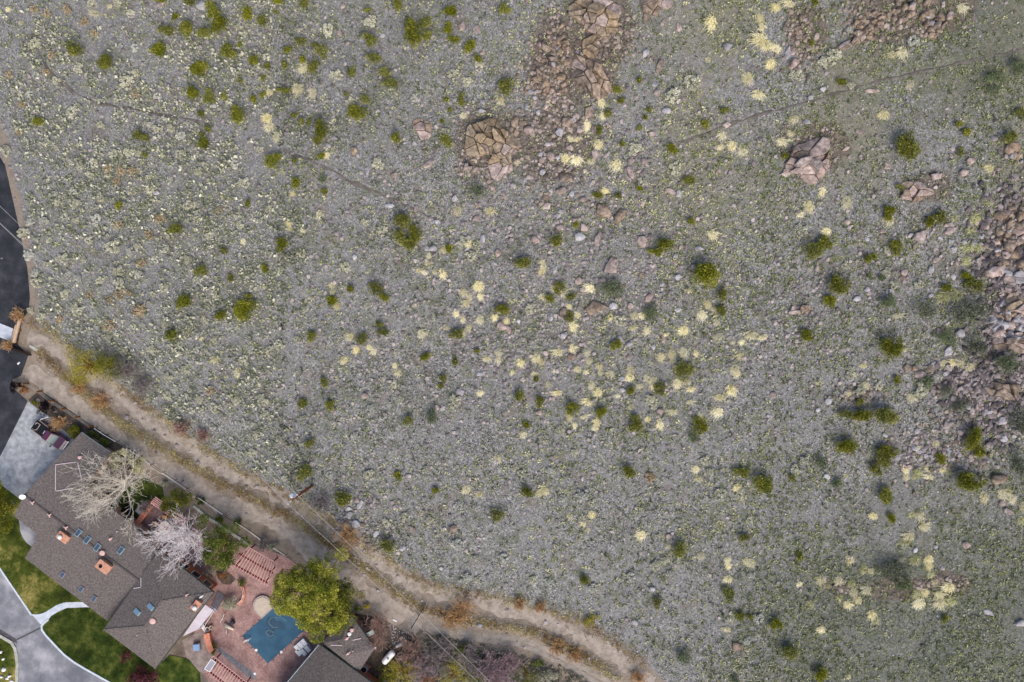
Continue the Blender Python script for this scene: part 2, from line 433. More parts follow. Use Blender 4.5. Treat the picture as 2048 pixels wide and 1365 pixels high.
def ground_material():
    m = bpy.data.materials.new('hillside_gravel'); m.use_nodes = True
    nt = m.node_tree; N = nt.nodes; L = nt.links; b = N['Principled BSDF']
    b.inputs['Roughness'].default_value = 0.95; b.inputs['Specular IOR Level'].default_value = 0.1
    geo = N.new('ShaderNodeNewGeometry'); pos = geo.outputs['Position']
    def noise(sc, det=4, ro=0.6):
        n = N.new('ShaderNodeTexNoise'); n.inputs['Scale'].default_value = sc; n.inputs['Detail'].default_value = det; n.inputs['Roughness'].default_value = ro
        L.new(pos, n.inputs['Vector']); return n.outputs[0]
    def ramp(src, stops):
        r = N.new('ShaderNodeValToRGB'); e = r.color_ramp.elements
        e[0].position, e[0].color = stops[0]; e[1].position, e[1].color = stops[-1]
        for p, c in stops[1:-1]: q = e.new(p); q.color = c
        L.new(src, r.inputs[0]); return r.outputs[0]
    def mix(f, a, c, t='MIX'):
        x = N.new('ShaderNodeMix'); x.data_type = 'RGBA'; x.blend_type = t
        if isinstance(f, float): x.inputs[0].default_value = f
        else: L.new(f, x.inputs[0])
        for s, i in ((a, 6), (c, 7)):
            if isinstance(s, tuple): x.inputs[i].default_value = s
            else: L.new(s, x.inputs[i])
        return x.outputs[2]
    def at_(nm, k=1.0, thr=None):
        a = N.new('ShaderNodeAttribute'); a.attribute_name = nm
        o = a.outputs['Fac']
        if thr is not None:       # roughen the edge with noise
            ad = N.new('ShaderNodeMath'); ad.operation = 'ADD'; L.new(o, ad.inputs[0]); L.new(thr, ad.inputs[1])
            mr = N.new('ShaderNodeMapRange'); mr.inputs[1].default_value = 0.75; mr.inputs[2].default_value = 1.15; mr.inputs[4].default_value = k
            L.new(ad.outputs[0], mr.inputs[0]); o = mr.outputs[0]
        return o
    g = lambda v, t=(0, 0, 0): C(v + t[0], v + t[1], v + t[2])
    base = ramp(noise(0.16, 5), [(0.30, C(104, 103, 100)), (0.42, C(124, 123, 121)), (0.52, C(134, 133, 130)), (0.62, C(147, 145, 145)), (0.72, C(128, 119, 114))])
    base = mix(ramp(noise(0.9, 5, 0.7), [(0.42, (0, 0, 0, 1)), (0.62, (0.75, 0.75, 0.75, 1))]), base, C(97, 95, 95))
    v = N.new('ShaderNodeTexVoronoi'); v.inputs['Scale'].default_value = 4.5; v.inputs['Randomness'].default_value = 1.0; L.new(pos, v.inputs['Vector'])
    sp = N.new('ShaderNodeSeparateColor'); L.new(v.outputs['Color'], sp.inputs[0])
    stones = ramp(sp.outputs[0], [(0.0, C(44, 44, 45)), (0.35, C(90, 89, 90)), (0.6, C(128, 126, 126)), (0.85, C(166, 162, 161)), (1.0, C(210, 206, 204))])
    edge = ramp(v.outputs['Distance'], [(0.02, (1, 1, 1, 1)), (0.13, (0, 0, 0, 1))])
    base = mix(ramp(noise(1.7, 3), [(0.40, (0.2, 0.2, 0.2, 1)), (0.60, (0.85, 0.85, 0.85, 1))]), base, stones)
    v2 = N.new('ShaderNodeTexVoronoi'); v2.inputs['Scale'].default_value = 9.0; L.new(pos, v2.inputs['Vector'])
    sp2 = N.new('ShaderNodeSeparateColor'); L.new(v2.outputs['Color'], sp2.inputs[0])
    base = mix(0.42, base, ramp(sp2.outputs[1], [(0.0, C(40, 40, 41)), (0.5, C(116, 115, 115)), (1.0, C(208, 206, 202))]))
    base = mix(ramp(noise(0.07, 3, 0.5), [(0.42, (0, 0, 0, 1)), (0.58, (0.36, 0.36, 0.36, 1))]), base, C(135, 133, 135))
    base = mix(at_('m_warm'), base, C(126, 122, 100))
    base = mix(ramp(noise(0.33, 6, 0.65), [(0.56, (0, 0, 0, 1)), (0.66, (0.6, 0.6, 0.6, 1))]), base, C(120, 109, 103))
    base = mix(ramp(noise(0.45, 6, 0.7), [(0.36, (0.6, 0.6, 0.6, 1)), (0.46, (0, 0, 0, 1))]), base, C(98, 104, 82))
    # thin litter of grey-green and straw growth
    base = mix(ramp(noise(2.6, 4, 0.7), [(0.54, (0, 0, 0, 1)), (0.64, (0.6, 0.6, 0.6, 1))]), base, C(112, 118, 94))
    base = mix(at_('m_green', 0.55, noise(1.1, 4)), base, ramp(noise(3.0, 4), [(0.35, C(48, 60, 40)), (0.5, C(80, 87, 68)), (0.65, C(114, 114, 100))]))
    base = mix(at_('m_rock', 0.85, noise(1.5, 4)), base, ramp(noise(2.2, 5), [(0.3, C(66, 60, 56)), (0.5, C(104, 95, 87)), (0.68, C(132, 117, 103))]))
    base = mix(at_('m_ash', 0.85, noise(1.5, 4)), base, ramp(noise(3.5, 5), [(0.35, C(140, 144, 152)), (0.65, C(176, 180, 188))]))
    dirt = ramp(noise(0.5, 5), [(0.3, C(120, 107, 94)), (0.5, C(149, 135, 120)), (0.7, C(132, 121, 110))])
    dirt = mix(ramp(noise(5, 4, 0.7), [(0.5, (0, 0, 0, 1)), (0.7, (0.5, 0.5, 0.5, 1))]), dirt, C(88, 80, 72))
    base = mix(at_('m_yard', 1.0, noise(0.9, 5)), base, ramp(noise(0.8, 5), [(0.3, C(84, 76, 68)), (0.5, C(108, 98, 88)), (0.7, C(126, 118, 108))]))
    base = mix(at_('m_dirt', 0.9, noise(1.3, 4)), base, dirt)
    L.new(base, b.inputs['Base Color'])
    bp = N.new('ShaderNodeBump'); bp.inputs['Strength'].default_value = 0.7; bp.inputs['Distance'].default_value = 0.08
    ad = N.new('ShaderNodeMath'); ad.operation = 'ADD'; L.new(noise(6, 6, 0.7), ad.inputs[0]); L.new(sp.outputs[1], ad.inputs[1])
    L.new(ad.outputs[0], bp.inputs['Height']); L.new(bp.outputs[0], b.inputs['Normal'])
    return m
ground_me.materials.append(ground_material())
ground = add('ground', ground_me, kind='structure')

# ------------------------------------------------------------------ roads, trails, paving, lawns
M_DIRT = mat('road_dirt', C(136, 125, 114), C(174, 162, 150), c3=C(159, 147, 135), scale=1.1, detail=8, rough=0.97, bump=0.5, bscale=5, spec=0.1)
M_TRACK = mat('track_dirt', C(128, 120, 112), C(158, 150, 141), c3=C(148, 139, 129), scale=0.9, rough=0.97, bump=0.5, bscale=6, spec=0.1)
M_TRAIL = mat('trail_dirt', C(86, 81, 76), C(116, 110, 104), scale=1.2, rough=0.97, bump=0.4, bscale=8, spec=0.1)
M_ASPH = mat('asphalt', C(36, 38, 44), C(66, 67, 74), c3=C(48, 50, 56), scale=0.4, detail=7, rough=0.85, bump=0.25, bscale=25, spec=0.25)
M_CONC = mat('driveway_concrete', C(128, 131, 136), C(178, 180, 184), c3=C(154, 157, 161), scale=1.1, detail=9, rough=0.85, bump=0.12, bscale=12)
M_COURT = mat('court_concrete', C(104, 106, 113), C(168, 166, 171), c3=C(130, 131, 137), scale=0.28, rough=0.85, bump=0.1, bscale=12, detail=6)
M_KERB = mat('kerb_concrete', C(184, 194, 204), C(206, 212, 218), scale=2, rough=0.8, bump=0.1)
M_KERB2 = mat('weathered_kerb', C(150, 150, 142), C(186, 184, 174), scale=2, rough=0.9, bump=0.2)
M_SEAM = mat('tar_seam', C(70, 68, 72), C(92, 88, 90), scale=3)
M_LAWN = mat('lawn_turf', C(38, 50, 16), C(160, 148, 86), c3=C(78, 88, 34), scale=0.24, rough=0.95, bump=0.8, bscale=9, spec=0.1, detail=7, ramp=(0.36, 0.66))
M_LAWN2 = mat('deep_lawn_turf', C(32, 46, 16), C(92, 98, 46), c3=C(56, 70, 26), scale=0.5, rough=0.95, bump=0.8, bscale=9, spec=0.1)
M_WALK = mat('walk_concrete', C(176, 184, 196), C(204, 209, 216), scale=1.5, rough=0.8, bump=0.1)
M_SLAB = mat('stone_slab', C(118, 106, 100), C(152, 138, 132), scale=1.2, rough=0.85, bump=0.2)
M_GREYBRICK = mat('grey_brick_band', C(98, 98, 104), C(130, 128, 132), scale=3, rough=0.85, bump=0.3, bscale=8)
M_BED = mat('planting_soil', C(64, 56, 50), C(98, 88, 80), scale=1.5, rough=0.97, bump=0.6, bscale=8, spec=0.1)

def brickmat(name, a, b_, mortar, sc=1.0, rot=0.0):
    m = mat(name, a, b_, scale=0.7, rough=0.85, spec=0.2); nt = m.node_tree; N = nt.nodes; L = nt.links; bs = N['Principled BSDF']
    geo = N.new('ShaderNodeNewGeometry'); mp = N.new('ShaderNodeMapping'); mp.inputs['Rotation'].default_value = (0, 0, rot)
    L.new(geo.outputs['Position'], mp.inputs['Vector'])
    br = N.new('ShaderNodeTexBrick'); br.inputs['Scale'].default_value = 1.0
    br.inputs['Brick Width'].default_value = 0.24 * sc; br.inputs['Row Height'].default_value = 0.12 * sc; br.inputs['Mortar Size'].default_value = 0.006 * sc
    src = bs.inputs['Base Color'].links[0].from_socket
    L.new(mp.outputs[0], br.inputs['Vector']); br.inputs['Color1'].default_value = (1, 1, 1, 1); br.inputs['Color2'].default_value = (0.62, 0.6, 0.62, 1); br.inputs['Mortar'].default_value = mortar
    mx = N.new('ShaderNodeMix'); mx.data_type = 'RGBA'; mx.blend_type = 'MULTIPLY'; mx.inputs[0].default_value = 0.9
    L.new(src, mx.inputs[6]); L.new(br.outputs[0], mx.inputs[7]); L.new(mx.outputs[2], bs.inputs['Base Color'])
    return m
M_BRICK = brickmat('patio_brick', C(146, 114, 108), C(180, 148, 140), (0.8, 0.78, 0.78, 1), rot=R(42))
M_BRICK2 = brickmat('terrace_brick', C(124, 102, 102), C(152, 130, 128), (0.8, 0.8, 0.8, 1), rot=R(-38))

def strip(name, line, w, m, lift, jit=0.25, na=9, seed=1, kind='structure', taper=False):
    l = w0(line); seg = np.hypot(*np.diff(l, axis=0).T); cum = np.r_[0, np.cumsum(seg)]
    n = int(cum[-1] / 0.5) + 2; t = np.linspace(0, cum[-1], n)
    x = np.interp(t, cum, l[:, 0]); y = np.interp(t, cum, l[:, 1])
    k = np.ones(9) / 9
    x = np.convolve(np.pad(x, 4, 'edge'), k, 'valid'); y = np.convolve(np.pad(y, 4, 'edge'), k, 'valid')
    dx, dy = np.gradient(x), np.gradient(y); q = np.hypot(dx, dy); nxn, nyn = -dy / q, dx / q
    wl = w / 2 + jit * 2.4 * (fbm(t / 1.1, t * 0 + seed, seed, 4) - 0.45); wr = w / 2 + jit * 2.4 * (fbm(t / 1.1, t * 0 + seed + 7, seed + 3, 4) - 0.45)
    u = np.linspace(-1, 1, na)
    off = np.where(u[None] < 0, u[None] * wl[:, None], u[None] * wr[:, None])
    XX = x[:, None] + nxn[:, None] * off; YY = y[:, None] + nyn[:, None] * off
    ZZ = hgt(XX, YY) + lift * (1 - 0.9 * np.abs(u[None]) ** 6)
    # follow the perspective of rising ground
    V = np.stack([XX.ravel(), YY.ravel(), ZZ.ravel()], 1)
    i = np.arange(n * na).reshape(n, na)
    Fq = np.stack([i[:-1, :-1], i[:-1, 1:], i[1:, 1:], i[1:, :-1]], 2).reshape(-1, 4)
    return add(name, np_mesh(name, V, Fq, material=m, smooth=True), kind=kind)

strip('dirt_road', UP_ROAD, 1.7, M_DIRT, 0.035, 1.0, seed=2)
strip('dirt_road', LOW_ROAD[:13], 2.2, M_DIRT, 0.035, 1.0, seed=5)
# the lower road goes on as two wheel tracks
low2 = np.array(LOW_ROAD[11:], float)
for k, dx in enumerate((-8.5, 8.5)):
    d = np.gradient(low2, axis=0); nn = np.stack([-d[:, 1], d[:, 0]], 1) / np.hypot(d[:, 0], d[:, 1])[:, None]
    strip('wheel_track', [tuple(p) for p in low2 + nn * dx * np.linspace(0.3, 1, len(low2))[:, None]], 0.75, M_TRACK, 0.03, 0.3, 7, seed=8 + k)
for k, t in enumerate(TRAILS):
    strip('foot_trail', [((at(*p).x) * S + 1024, 682.5 - at(*p).y * S) for p in t], 0.32, M_TRAIL, 0.045, 0.36, 5, seed=20 + k)

def sheet(name, px, m, z, kind='structure', th=0.0):
    q = [P(*p) for p in px]
    mb = MB()
    mb.prism([(p.x, p.y) for p in q], z - max(th, 0.03), z)
    me = mb.mesh(name, m)
    o = add(name, me, kind=kind); return o

sheet('street', [(-500, -120), (-60, 120), (0, 315), (10, 330), (38, 455), (55, 538), (60, 595), (57, 622), (43, 645), (36, 690), (57, 711), (42, 752), (25, 760), (30, 780), (55, 803), (0, 915), (-25, 960), (-500, 960)], M_ASPH, 0.05)
sheet('concrete_pad', [(-80, 618), (0, 647), (27, 658), (21, 683), (0, 675), (-80, 652)], M_WALK, 0.06)
sheet('driveway', [(57, 803), (80, 822), (100, 834), (135, 868), (178, 905), (80, 1012), (42, 1000), (0, 968), (-20, 955), (0, 915)], M_CONC, 0.056)
sheet('lawn', [(0, 968), (42, 1000), (60, 1000), (100, 1050), (90, 1110), (190, 1205), (160, 1204), (127, 1205), (113, 1211), (87, 1227), (64, 1229), (0, 1135), (-60, 1050), (-60, 930)], M_LAWN, 0.07)
sheet('lawn', [(84, 1251), (88, 1262), (105, 1283), (130, 1310), (170, 1337), (222, 1365), (300, 1412), (340, 1400), (335, 1330), (240, 1255), (235, 1235), (173, 1214), (134, 1216), (116, 1224), (103, 1232), (97, 1240)], M_LAWN2, 0.07)
sheet('lawn', [(310, 1338), (340, 1310), (378, 1318), (400, 1345), (405, 1410), (330, 1410)], M_LAWN2, 0.078)
sheet('lawn', [(262, 962), (290, 955), (325, 975), (330, 1000), (300, 1012), (285, 1045), (255, 1040), (235, 1000)], M_LAWN2, 0.07)
sheet('walkway', [(64, 1229), (87, 1227), (113, 1211), (127, 1205), (160, 1204), (190, 1206), (195, 1216), (173, 1214.5), (134, 1216), (116, 1224), (103, 1232), (97, 1240), (84, 1251)], M_WALK, 0.085)
sheet('court', [(-80, 1020), (0, 1135), (64, 1229), (84, 1251), (88, 1262), (105, 1283), (130, 1310), (170, 1337), (222, 1365), (300, 1412), (38, 1412), (37, 1340), (38, 1320), (33, 1292), (25, 1285), (0, 1270), (-80, 1220)], M_COURT, 0.05)
sheet('tar_seam', [(33, 1278), (82, 1254), (83, 1257), (35, 1281)], M_SEAM, 0.0565)
sheet('tar_seam', [(-4, 1256), (33, 1278), (35, 1287), (24, 1283), (-4, 1267)], M_SEAM, 0.0563)
sheet('lawn', [(-60, 1235), (0, 1272), (25, 1288), (31, 1300), (33, 1335), (32, 1412), (-60, 1412)], M_LAWN, 0.07)
arc = [(38, 1040)] + [(40 + 0, 1050), (41, 1062), (46, 1075), (54, 1086), (64, 1093), (74, 1096)] + [(95, 1085), (80, 1060)]
sheet('side_patio', arc, M_COURT, 0.09)
sheet('planting_bed', [(57, 800), (80, 780), (190, 855), (285, 920), (262, 945), (215, 905), (165, 865), (150, 880), (100, 832), (80, 820)], M_BED, 0.045)

sheet('brick_patio', [(330, 1095), (400, 1070), (440, 1080), (490, 1085), (570, 1112), (640, 1160), (700, 1235), (690, 1300), (600, 1345), (560, 1412), (450, 1412), (395, 1330), (385, 1290), (400, 1200)], M_BRICK, 0.06)
sheet('brick_terrace', [(283, 1050), (312, 1006), (352, 1034), (400, 1062), (425, 1100), (400, 1150), (330, 1120)], M_BRICK2, 0.068)
sheet('stone_paving', [(365, 1280), (400, 1262), (417, 1275), (421, 1302), (428, 1312), (412, 1345), (395, 1345), (376, 1325)], M_SLAB, 0.072)
sheet('brick_band', [(431, 1297), (436, 1293), (508, 1345), (514, 1358), (500, 1358), (470, 1332)], M_GREYBRICK, 0.066)
sheet('gravel_yard', [(700, 1225), (760, 1235), (835, 1280), (800, 1412), (735, 1412), (700, 1330)], M_BED, 0.04)
sheet('planting_bed', [(432, 1143), (440, 1138), (455, 1142), (472, 1158), (461, 1170), (445, 1168), (436, 1156)], M_BED, 0.075)

def kerb(name, px, w, h, m, z0=0.03, kind='structure'):
    l = [P(*p) for p in px]; n = len(l); Lp, Rp = [], []
    for i in range(n):
        d = (l[min(i + 1, n - 1)] - l[max(i - 1, 0)]); d.z = 0; d.normalize(); s = Vector((-d.y, d.x, 0)) * w / 2
        Lp.append(l[i] + s); Rp.append(l[i] - s)
    mb = MB()
    for i in range(n - 1):
        q = [Lp[i], Lp[i + 1], Rp[i + 1], Rp[i]]
        mb.prism([(p.x, p.y) for p in q], z0, z0 + h)
    # weld the joints so that neighbouring lengths share no faces
    bm = bmesh.new(); me = mb.mesh(name, m); bm.from_mesh(me)
    bmesh.ops.remove_doubles(bm, verts=bm.verts, dist=0.001)
    dup = {}
    for f in bm.faces: dup.setdefault(tuple(sorted(v.index for v in f.verts)), []).append(f)
    bmesh.ops.delete(bm, geom=[f for fs in dup.values() if len(fs) > 1 for f in fs], context='FACES_ONLY')
    bm.to_mesh(me); bm.free()
    return add(name, me, kind=kind)
kerb('kerb', [(-80, 1020), (-30, 1092), (0, 1136), (32, 1183), (64, 1230)], 0.24, 0.13, M_KERB)
kerb('kerb', [(64.5, 1229.5), (76, 1230), (87, 1227.5), (94, 1224)], 0.16, 0.13, M_KERB)
kerb('kerb', [(98, 1239), (90, 1245), (84, 1252), (85, 1260), (92, 1270), (105, 1284), (118, 1298), (130, 1310), (150, 1325), (170, 1337), (222, 1366), (300, 1412)], 0.26, 0.13, M_KERB)
kerb('kerb', [(-80, 1222), (0, 1271), (24, 1285), (31, 1297), (34, 1312), (36, 1330), (35, 1345), (34, 1412)], 0.42, 0.16, M_KERB2)
kerb('retaining_edge', [(388, 1012), (400, 1022), (420, 1038), (436, 1046), (455, 1062), (478, 1075), (500, 1092)], 0.35, 0.2, M_KERB2)

# grass growing on the lawns: far too fine to count
def sample_poly(px, n, g, clear=None):
    q = w0(px); lo, hi = q.min(0), q.max(0)
    p = lo + (hi - lo) * g.random((n * 3, 2)); p = p[inpoly(p[:, 0], p[:, 1], q)][:n]
    return p
gt = []
for k in range(4):
    gt.append(blades(rng, 7, 0.5, 0.7, 0.05, 0.5, one=True))
M_GRASS = leafmat('lawn_grass', C(36, 48, 14), C(74, 80, 30), C(146, 134, 72), rand=0.0, trans=0.1)
LW1 = [(0, 972), (38, 1003), (24, 1035), (38, 1062), (50, 1095), (48, 1118), (160, 1202), (113, 1209), (64, 1226), (0, 1130)]
LW2 = [(90, 1250), (108, 1284), (132, 1308), (172, 1335), (222, 1361), (310, 1365), (300, 1335), (207, 1262), (215, 1243), (170, 1218), (134, 1220), (104, 1238)]
LW3 = [(262, 962), (290, 957), (322, 977), (326, 998), (300, 1010), (283, 1040), (258, 1038)]
LW4 = [(-2, 1276), (24, 1292), (29, 1335), (28, 1365), (-2, 1365)]
xy = np.concatenate([sample_poly(LW1, 3800, rng), sample_poly(LW2, 4200, rng), sample_poly(LW3, 900, rng), sample_poly(LW4, 500, rng)])
dry = np.clip(0.55 - 0.0 * xy[:, 0] + 1.3 * (fbm(xy[:, 0] / 2.5, xy[:, 1] / 2.5, 61) - 0.5), 0, 1)
dry = np.where((xy[:, 0] < -62) & (xy[:, 1] > -42), np.clip(dry + 0.25 * (fbm(xy[:, 0] / 4, xy[:, 1] / 4, 66) > 0.46), 0, 1), dry * 0.65)
scatter('lawn_grass', gt, xy, 0.13 + 0.1 * rng.random(len(xy)), rng, M_GRASS, rnd=dry * 0.9 + 0.1 * rng.random(len(xy)), label='short green and yellowed grass of the lawns', cat='grass', sink=-0.5)
# ------------------------------------------------------------------ houses
M_ROOF = mat('roof_shingles', C(88, 82, 80), C(120, 112, 109), c3=C(104, 97, 94), scale=4.5, rough=0.95, bump=0.35, bscale=9, spec=0.1, detail=8, ramp=(0.38, 0.62))
M_STUCCO = mat('stucco_wall', C(160, 128, 108), C(180, 148, 126), scale=1.5, rough=0.9, bump=0.2)
M_TERRA = mat('terracotta', C(176, 122, 98), C(206, 156, 132), scale=3, rough=0.8, bump=0.2)
M_RUST = mat('rust_brick_wall', C(142, 84, 60), C(176, 112, 84), scale=3, rough=0.85, bump=0.3)
M_GLASS = mat('skylight_glass', C(66, 80, 100), rough=0.25, spec=0.5)
M_GLASS2 = mat('pale_skylight_glass', C(112, 142, 168), rough=0.15, spec=0.7)
M_FRAME = mat('skylight_frame', C(146, 172, 180), rough=0.5)
M_DARKGLASS = mat('dark_window_glass', C(20, 30, 36), rough=0.08, spec=0.8)
M_WHITE = mat('white_paint', C(222, 222, 222), C(236, 236, 234), scale=3, rough=0.5)
M_FLASH = mat('pale_flashing', C(190, 176, 180), rough=0.6)
M_PINK = mat('vent_pink_metal', C(214, 176, 170), rough=0.6)
M_GUTTER = mat('dark_green_gutter', C(28, 48, 46), rough=0.5)
M_WGUT = mat('pale_gutter', C(150, 166, 172), rough=0.5)
M_BLACK = mat('black_plastic', C(16, 16, 20), rough=0.5)
M_DECK = mat('deck_membrane', C(196, 188, 198), C(212, 204, 212), scale=1, rough=0.8)
M_REDWOOD = mat('pergola_redwood', C(206, 154, 148), C(230, 184, 176), scale=4, rough=0.8)
M_REDDARK = mat('dark_red_beam', C(92, 32, 36), C(120, 48, 50), scale=4, rough=0.8)
M_COPING = mat('orange_coping_tile', C(188, 116, 92), C(212, 146, 120), scale=3, rough=0.8, bump=0.2)
M_WOOD = mat('tan_timber', C(176, 148, 124), C(204, 178, 152), scale=5, rough=0.85)
M_POLE = mat('creosote_pole', C(104, 56, 26), C(142, 82, 42), scale=6, rough=0.85)
M_POST = mat('brown_post', C(112, 72, 36), C(140, 94, 52), scale=6, rough=0.85)
M_GALV = mat('galvanised_steel', C(170, 178, 180), rough=0.4, metal=0.5)
M_WIRE = mat('wire_aluminium', C(186, 184, 178), rough=0.5)
M_GREY = mat('grey_board', C(122, 124, 132), C(150, 150, 156), scale=5, rough=0.85)

def inset(pts, d):
    n = len(pts); area = sum(pts[i][0] * pts[(i + 1) % n][1] - pts[(i + 1) % n][0] * pts[i][1] for i in range(n)); s = 1 if area > 0 else -1
    out = []
    for i in range(n):
        a, b, c = Vector(pts[i - 1][:2]), Vector(pts[i][:2]), Vector(pts[(i + 1) % n][:2])
        e0 = (b - a).normalized(); e1 = (c - b).normalized()
        n0 = Vector((-e0.y, e0.x)) * s; n1 = Vector((-e1.y, e1.x)) * s
        m = n0 + n1; k = m.length_squared
        m = m * (2 / k) if k > 0.3 else n0
        out.append(tuple(b + m * d))
    return out

def roof_part(parent, faces, outline, th=0.2):
    mb = MB()
    for f in faces: mb.poly(f)
    for f in faces: mb.poly([Vector(p) - Vector((0, 0, th)) for p in f][::-1])
    for i in range(len(outline)):
        a, b = Vector(outline[i]), Vector(outline[(i + 1) % len(outline)])
        mb.poly([a, b, b - Vector((0, 0, th)), a - Vector((0, 0, th))])
    me = mb.mesh('roof', M_ROOF, wloc(parent))
    bm = bmesh.new(); bm.from_mesh(me); bmesh.ops.remove_doubles(bm, verts=bm.verts, dist=0.002); bmesh.ops.recalc_face_normals(bm, faces=bm.faces); bm.to_mesh(me); bm.free()
    return add('roof', me, parent=parent)

def plane(a, b, c):
    a, b, c = map(Vector, (a, b, c)); n = (b - a).cross(c - a)
    if n.z < 0: n = -n
    n.normalize()
    return a, n
def onplane(pl, px, py, lift=0.0):
    a, n = pl; z = a.z
    for _ in range(5):
        p = P(px, py, z); z = a.z - (n.x * (p.x - a.x) + n.y * (p.y - a.y)) / n.z
    p = P(px, py, z); return p + n * lift
def frame(pl, ang):              # axes on the plane: u along heading, v across, n up
    n = pl[1]; u = Vector((math.cos(ang), math.sin(ang), 0)); u = (u - n * u.dot(n)).normalized(); return u, n.cross(u), n
def skylight(parent, pl, px, py, l, w, ang, glass, gm=M_FRAME):
    c = onplane(pl, px, py); u, v, n = frame(pl, ang)
    o = MB().obox(c + n * 0.06, u * l / 2, v * w / 2, n * 0.10).build('skylight', gm, parent)
    MB().obox(c + n * 0.165, u * (l / 2 - 0.07), v * (w / 2 - 0.07), n * 0.02).build('pane', glass, o)
def vent(parent, pl, px, py, r, h, m=M_PINK, arms=0):
    c = onplane(pl, px, py, -0.05)
    mb = MB().lathe(c, [(r, 0), (r, h), (r * 1.4, h), (r * 1.3, h + 0.08), (0.02, h + 0.14)], 12)
    for k in range(arms):
        a = 0.6 + 2 * math.pi * k / arms; mb.tube(c + Vector((0, 0, h * 0.8)), c + Vector((0.34 * math.cos(a), 0.34 * math.sin(a), h * 0.9)), r * 0.7)
    mb.build('roof_vent', m, parent, smooth=False)
def flashing(parent, pl, a, b, w=0.11, m=M_FLASH):
    p, q = onplane(pl, *a, 0.05), onplane(pl, *b, 0.05); MB().beam(p, q, w, 0.06).build('flashing', m, parent)
def chimney(parent, pl, px, py, l, w, h, ang, capm=None, ball=False):
    c = onplane(pl, px, py); d = Vector((math.cos(ang), math.sin(ang), 0)); s = Vector((-d.y, d.x, 0))
    k = (H - c.z - h) / (H - c.z)
    c = Vector((c.x * k, c.y * k, c.z))
    mb = MB().obox(c + Vector((0, 0, h / 2 - 0.4)), d * l / 2, s * w / 2, Vector((0, 0, h / 2 + 0.4)))
    o = mb.build('chimney', M_TERRA, parent, bevel=0.04)
    MB().obox(c + Vector((0, 0, h + 0.05)), d * (l / 2 + 0.1), s * (w / 2 + 0.1), Vector((0, 0, 0.06))).build('chimney_cap', M_TERRA, o, bevel=0.03)
    t = c + Vector((0, 0, h + 0.1)) - d * l * 0.18 - s * w * 0.1
    MB().lathe(t, [(0.24, 0), (0.24, 0.12), (0.16, 0.12), (0.16, 0.02)], 14).build('flue', M_BLACK, o)
    if ball: MB().lathe(t + Vector((0, 0, 0.05)), [(0.2, 0), (0.2, 0.2), (0.32, 0.22), (0.22, 0.34), (0.02, 0.4)], 14).build('flue_cowl', M_WHITE, o)
    return o
def gutter(parent, a, b, m, r=0.07):
    a, b = Vector(a), Vector(b); MB().tube(a, b, r, n=6).build('gutter', m, parent)
def windows(parent, a, b, z0, z1, n, depth=0.04):
    a, b = Vector((*a, 0)), Vector((*b, 0)); d = (b - a); L = d.length; d.normalize(); s = Vector((d.y, -d.x, 0))
    for k in range(n):
        c = a + d * L * (k + 0.5) / n + Vector((0, 0, (z0 + z1) / 2))
        o = MB().obox(c, d * 0.62, s * depth, Vector((0, 0, (z1 - z0) / 2))).build('window', M_WHITE, parent)
        MB().obox(c, d * 0.54, s * (depth + 0.012), Vector((0, 0, (z1 - z0) / 2 - 0.08))).build('pane', M_DARKGLASS, o)

RDG = math.atan2(-0.592, 0.806)
# --- main house: long low gable with a garage wing, and a tall hipped wing
house = root('house', P(165, 1090, 0), 'sprawling house with brown shingle roofs, many skylights and terracotta chimneys', 'house')
R0, R1 = P(48, 990, 4.0), P(282, 1164, 4.0)
ne = [P(162, 865, 2.52), P(221, 906, 2.50), P(168, 978, 3.27), P(263, 1048, 3.29), P(318, 1102, 3.35)]
sw = [P(215, 1243, 2.55), P(50, 1117, 2.58), P(77, 1071, 3.36), P(28, 1033, 3.36)]
roof_part(house, [[R0, R1] + ne[::-1], [R1, R0] + [sw[3], sw[2], sw[1], sw[0]]], [R0] + ne + [R1] + sw)
outl = [(p.x, p.y) for p in [R0] + ne + [R1] + sw]
win = inset(outl, 0.55)
MB().prism(win, -0.1, 2.3).build('wall', M_STUCCO, house)
MB().prism(inset([(p.x, p.y) for p in [R0, ne[2], ne[3], ne[4], R1, sw[0], sw[1]]], 1.3), 2.3, 2.52).build('wall', M_STUCCO, house)
windows(house, win[3], win[4], 0.9, 2.0, 3); windows(house, win[8], win[7], 0.9, 2.0, 4)
g0, g1 = Vector((*win[0], 0)), Vector((*win[1], 0)); gd = (g1 - g0).normalized(); gs = Vector((-gd.y, gd.x, 0))
for t in (0.3, 0.72):
    c = g0 + (g1 - g0) * t + Vector((0, 0, 1.15)); gdr = MB().obox(c, gd * 2.2, gs * 0.05, Vector((0, 0, 1.08))).build('garage_door', M_WHITE, house)
    for k in range(4): MB().obox(c + Vector((0, 0, -0.8 + k * 0.53)), gd * 2.1, gs * 0.065, Vector((0, 0, 0.24))).build('door_panel', M_WHITE, gdr)
PNE, PSW = plane(R0, R1, ne[3]), plane(R0, R1, sw[1])
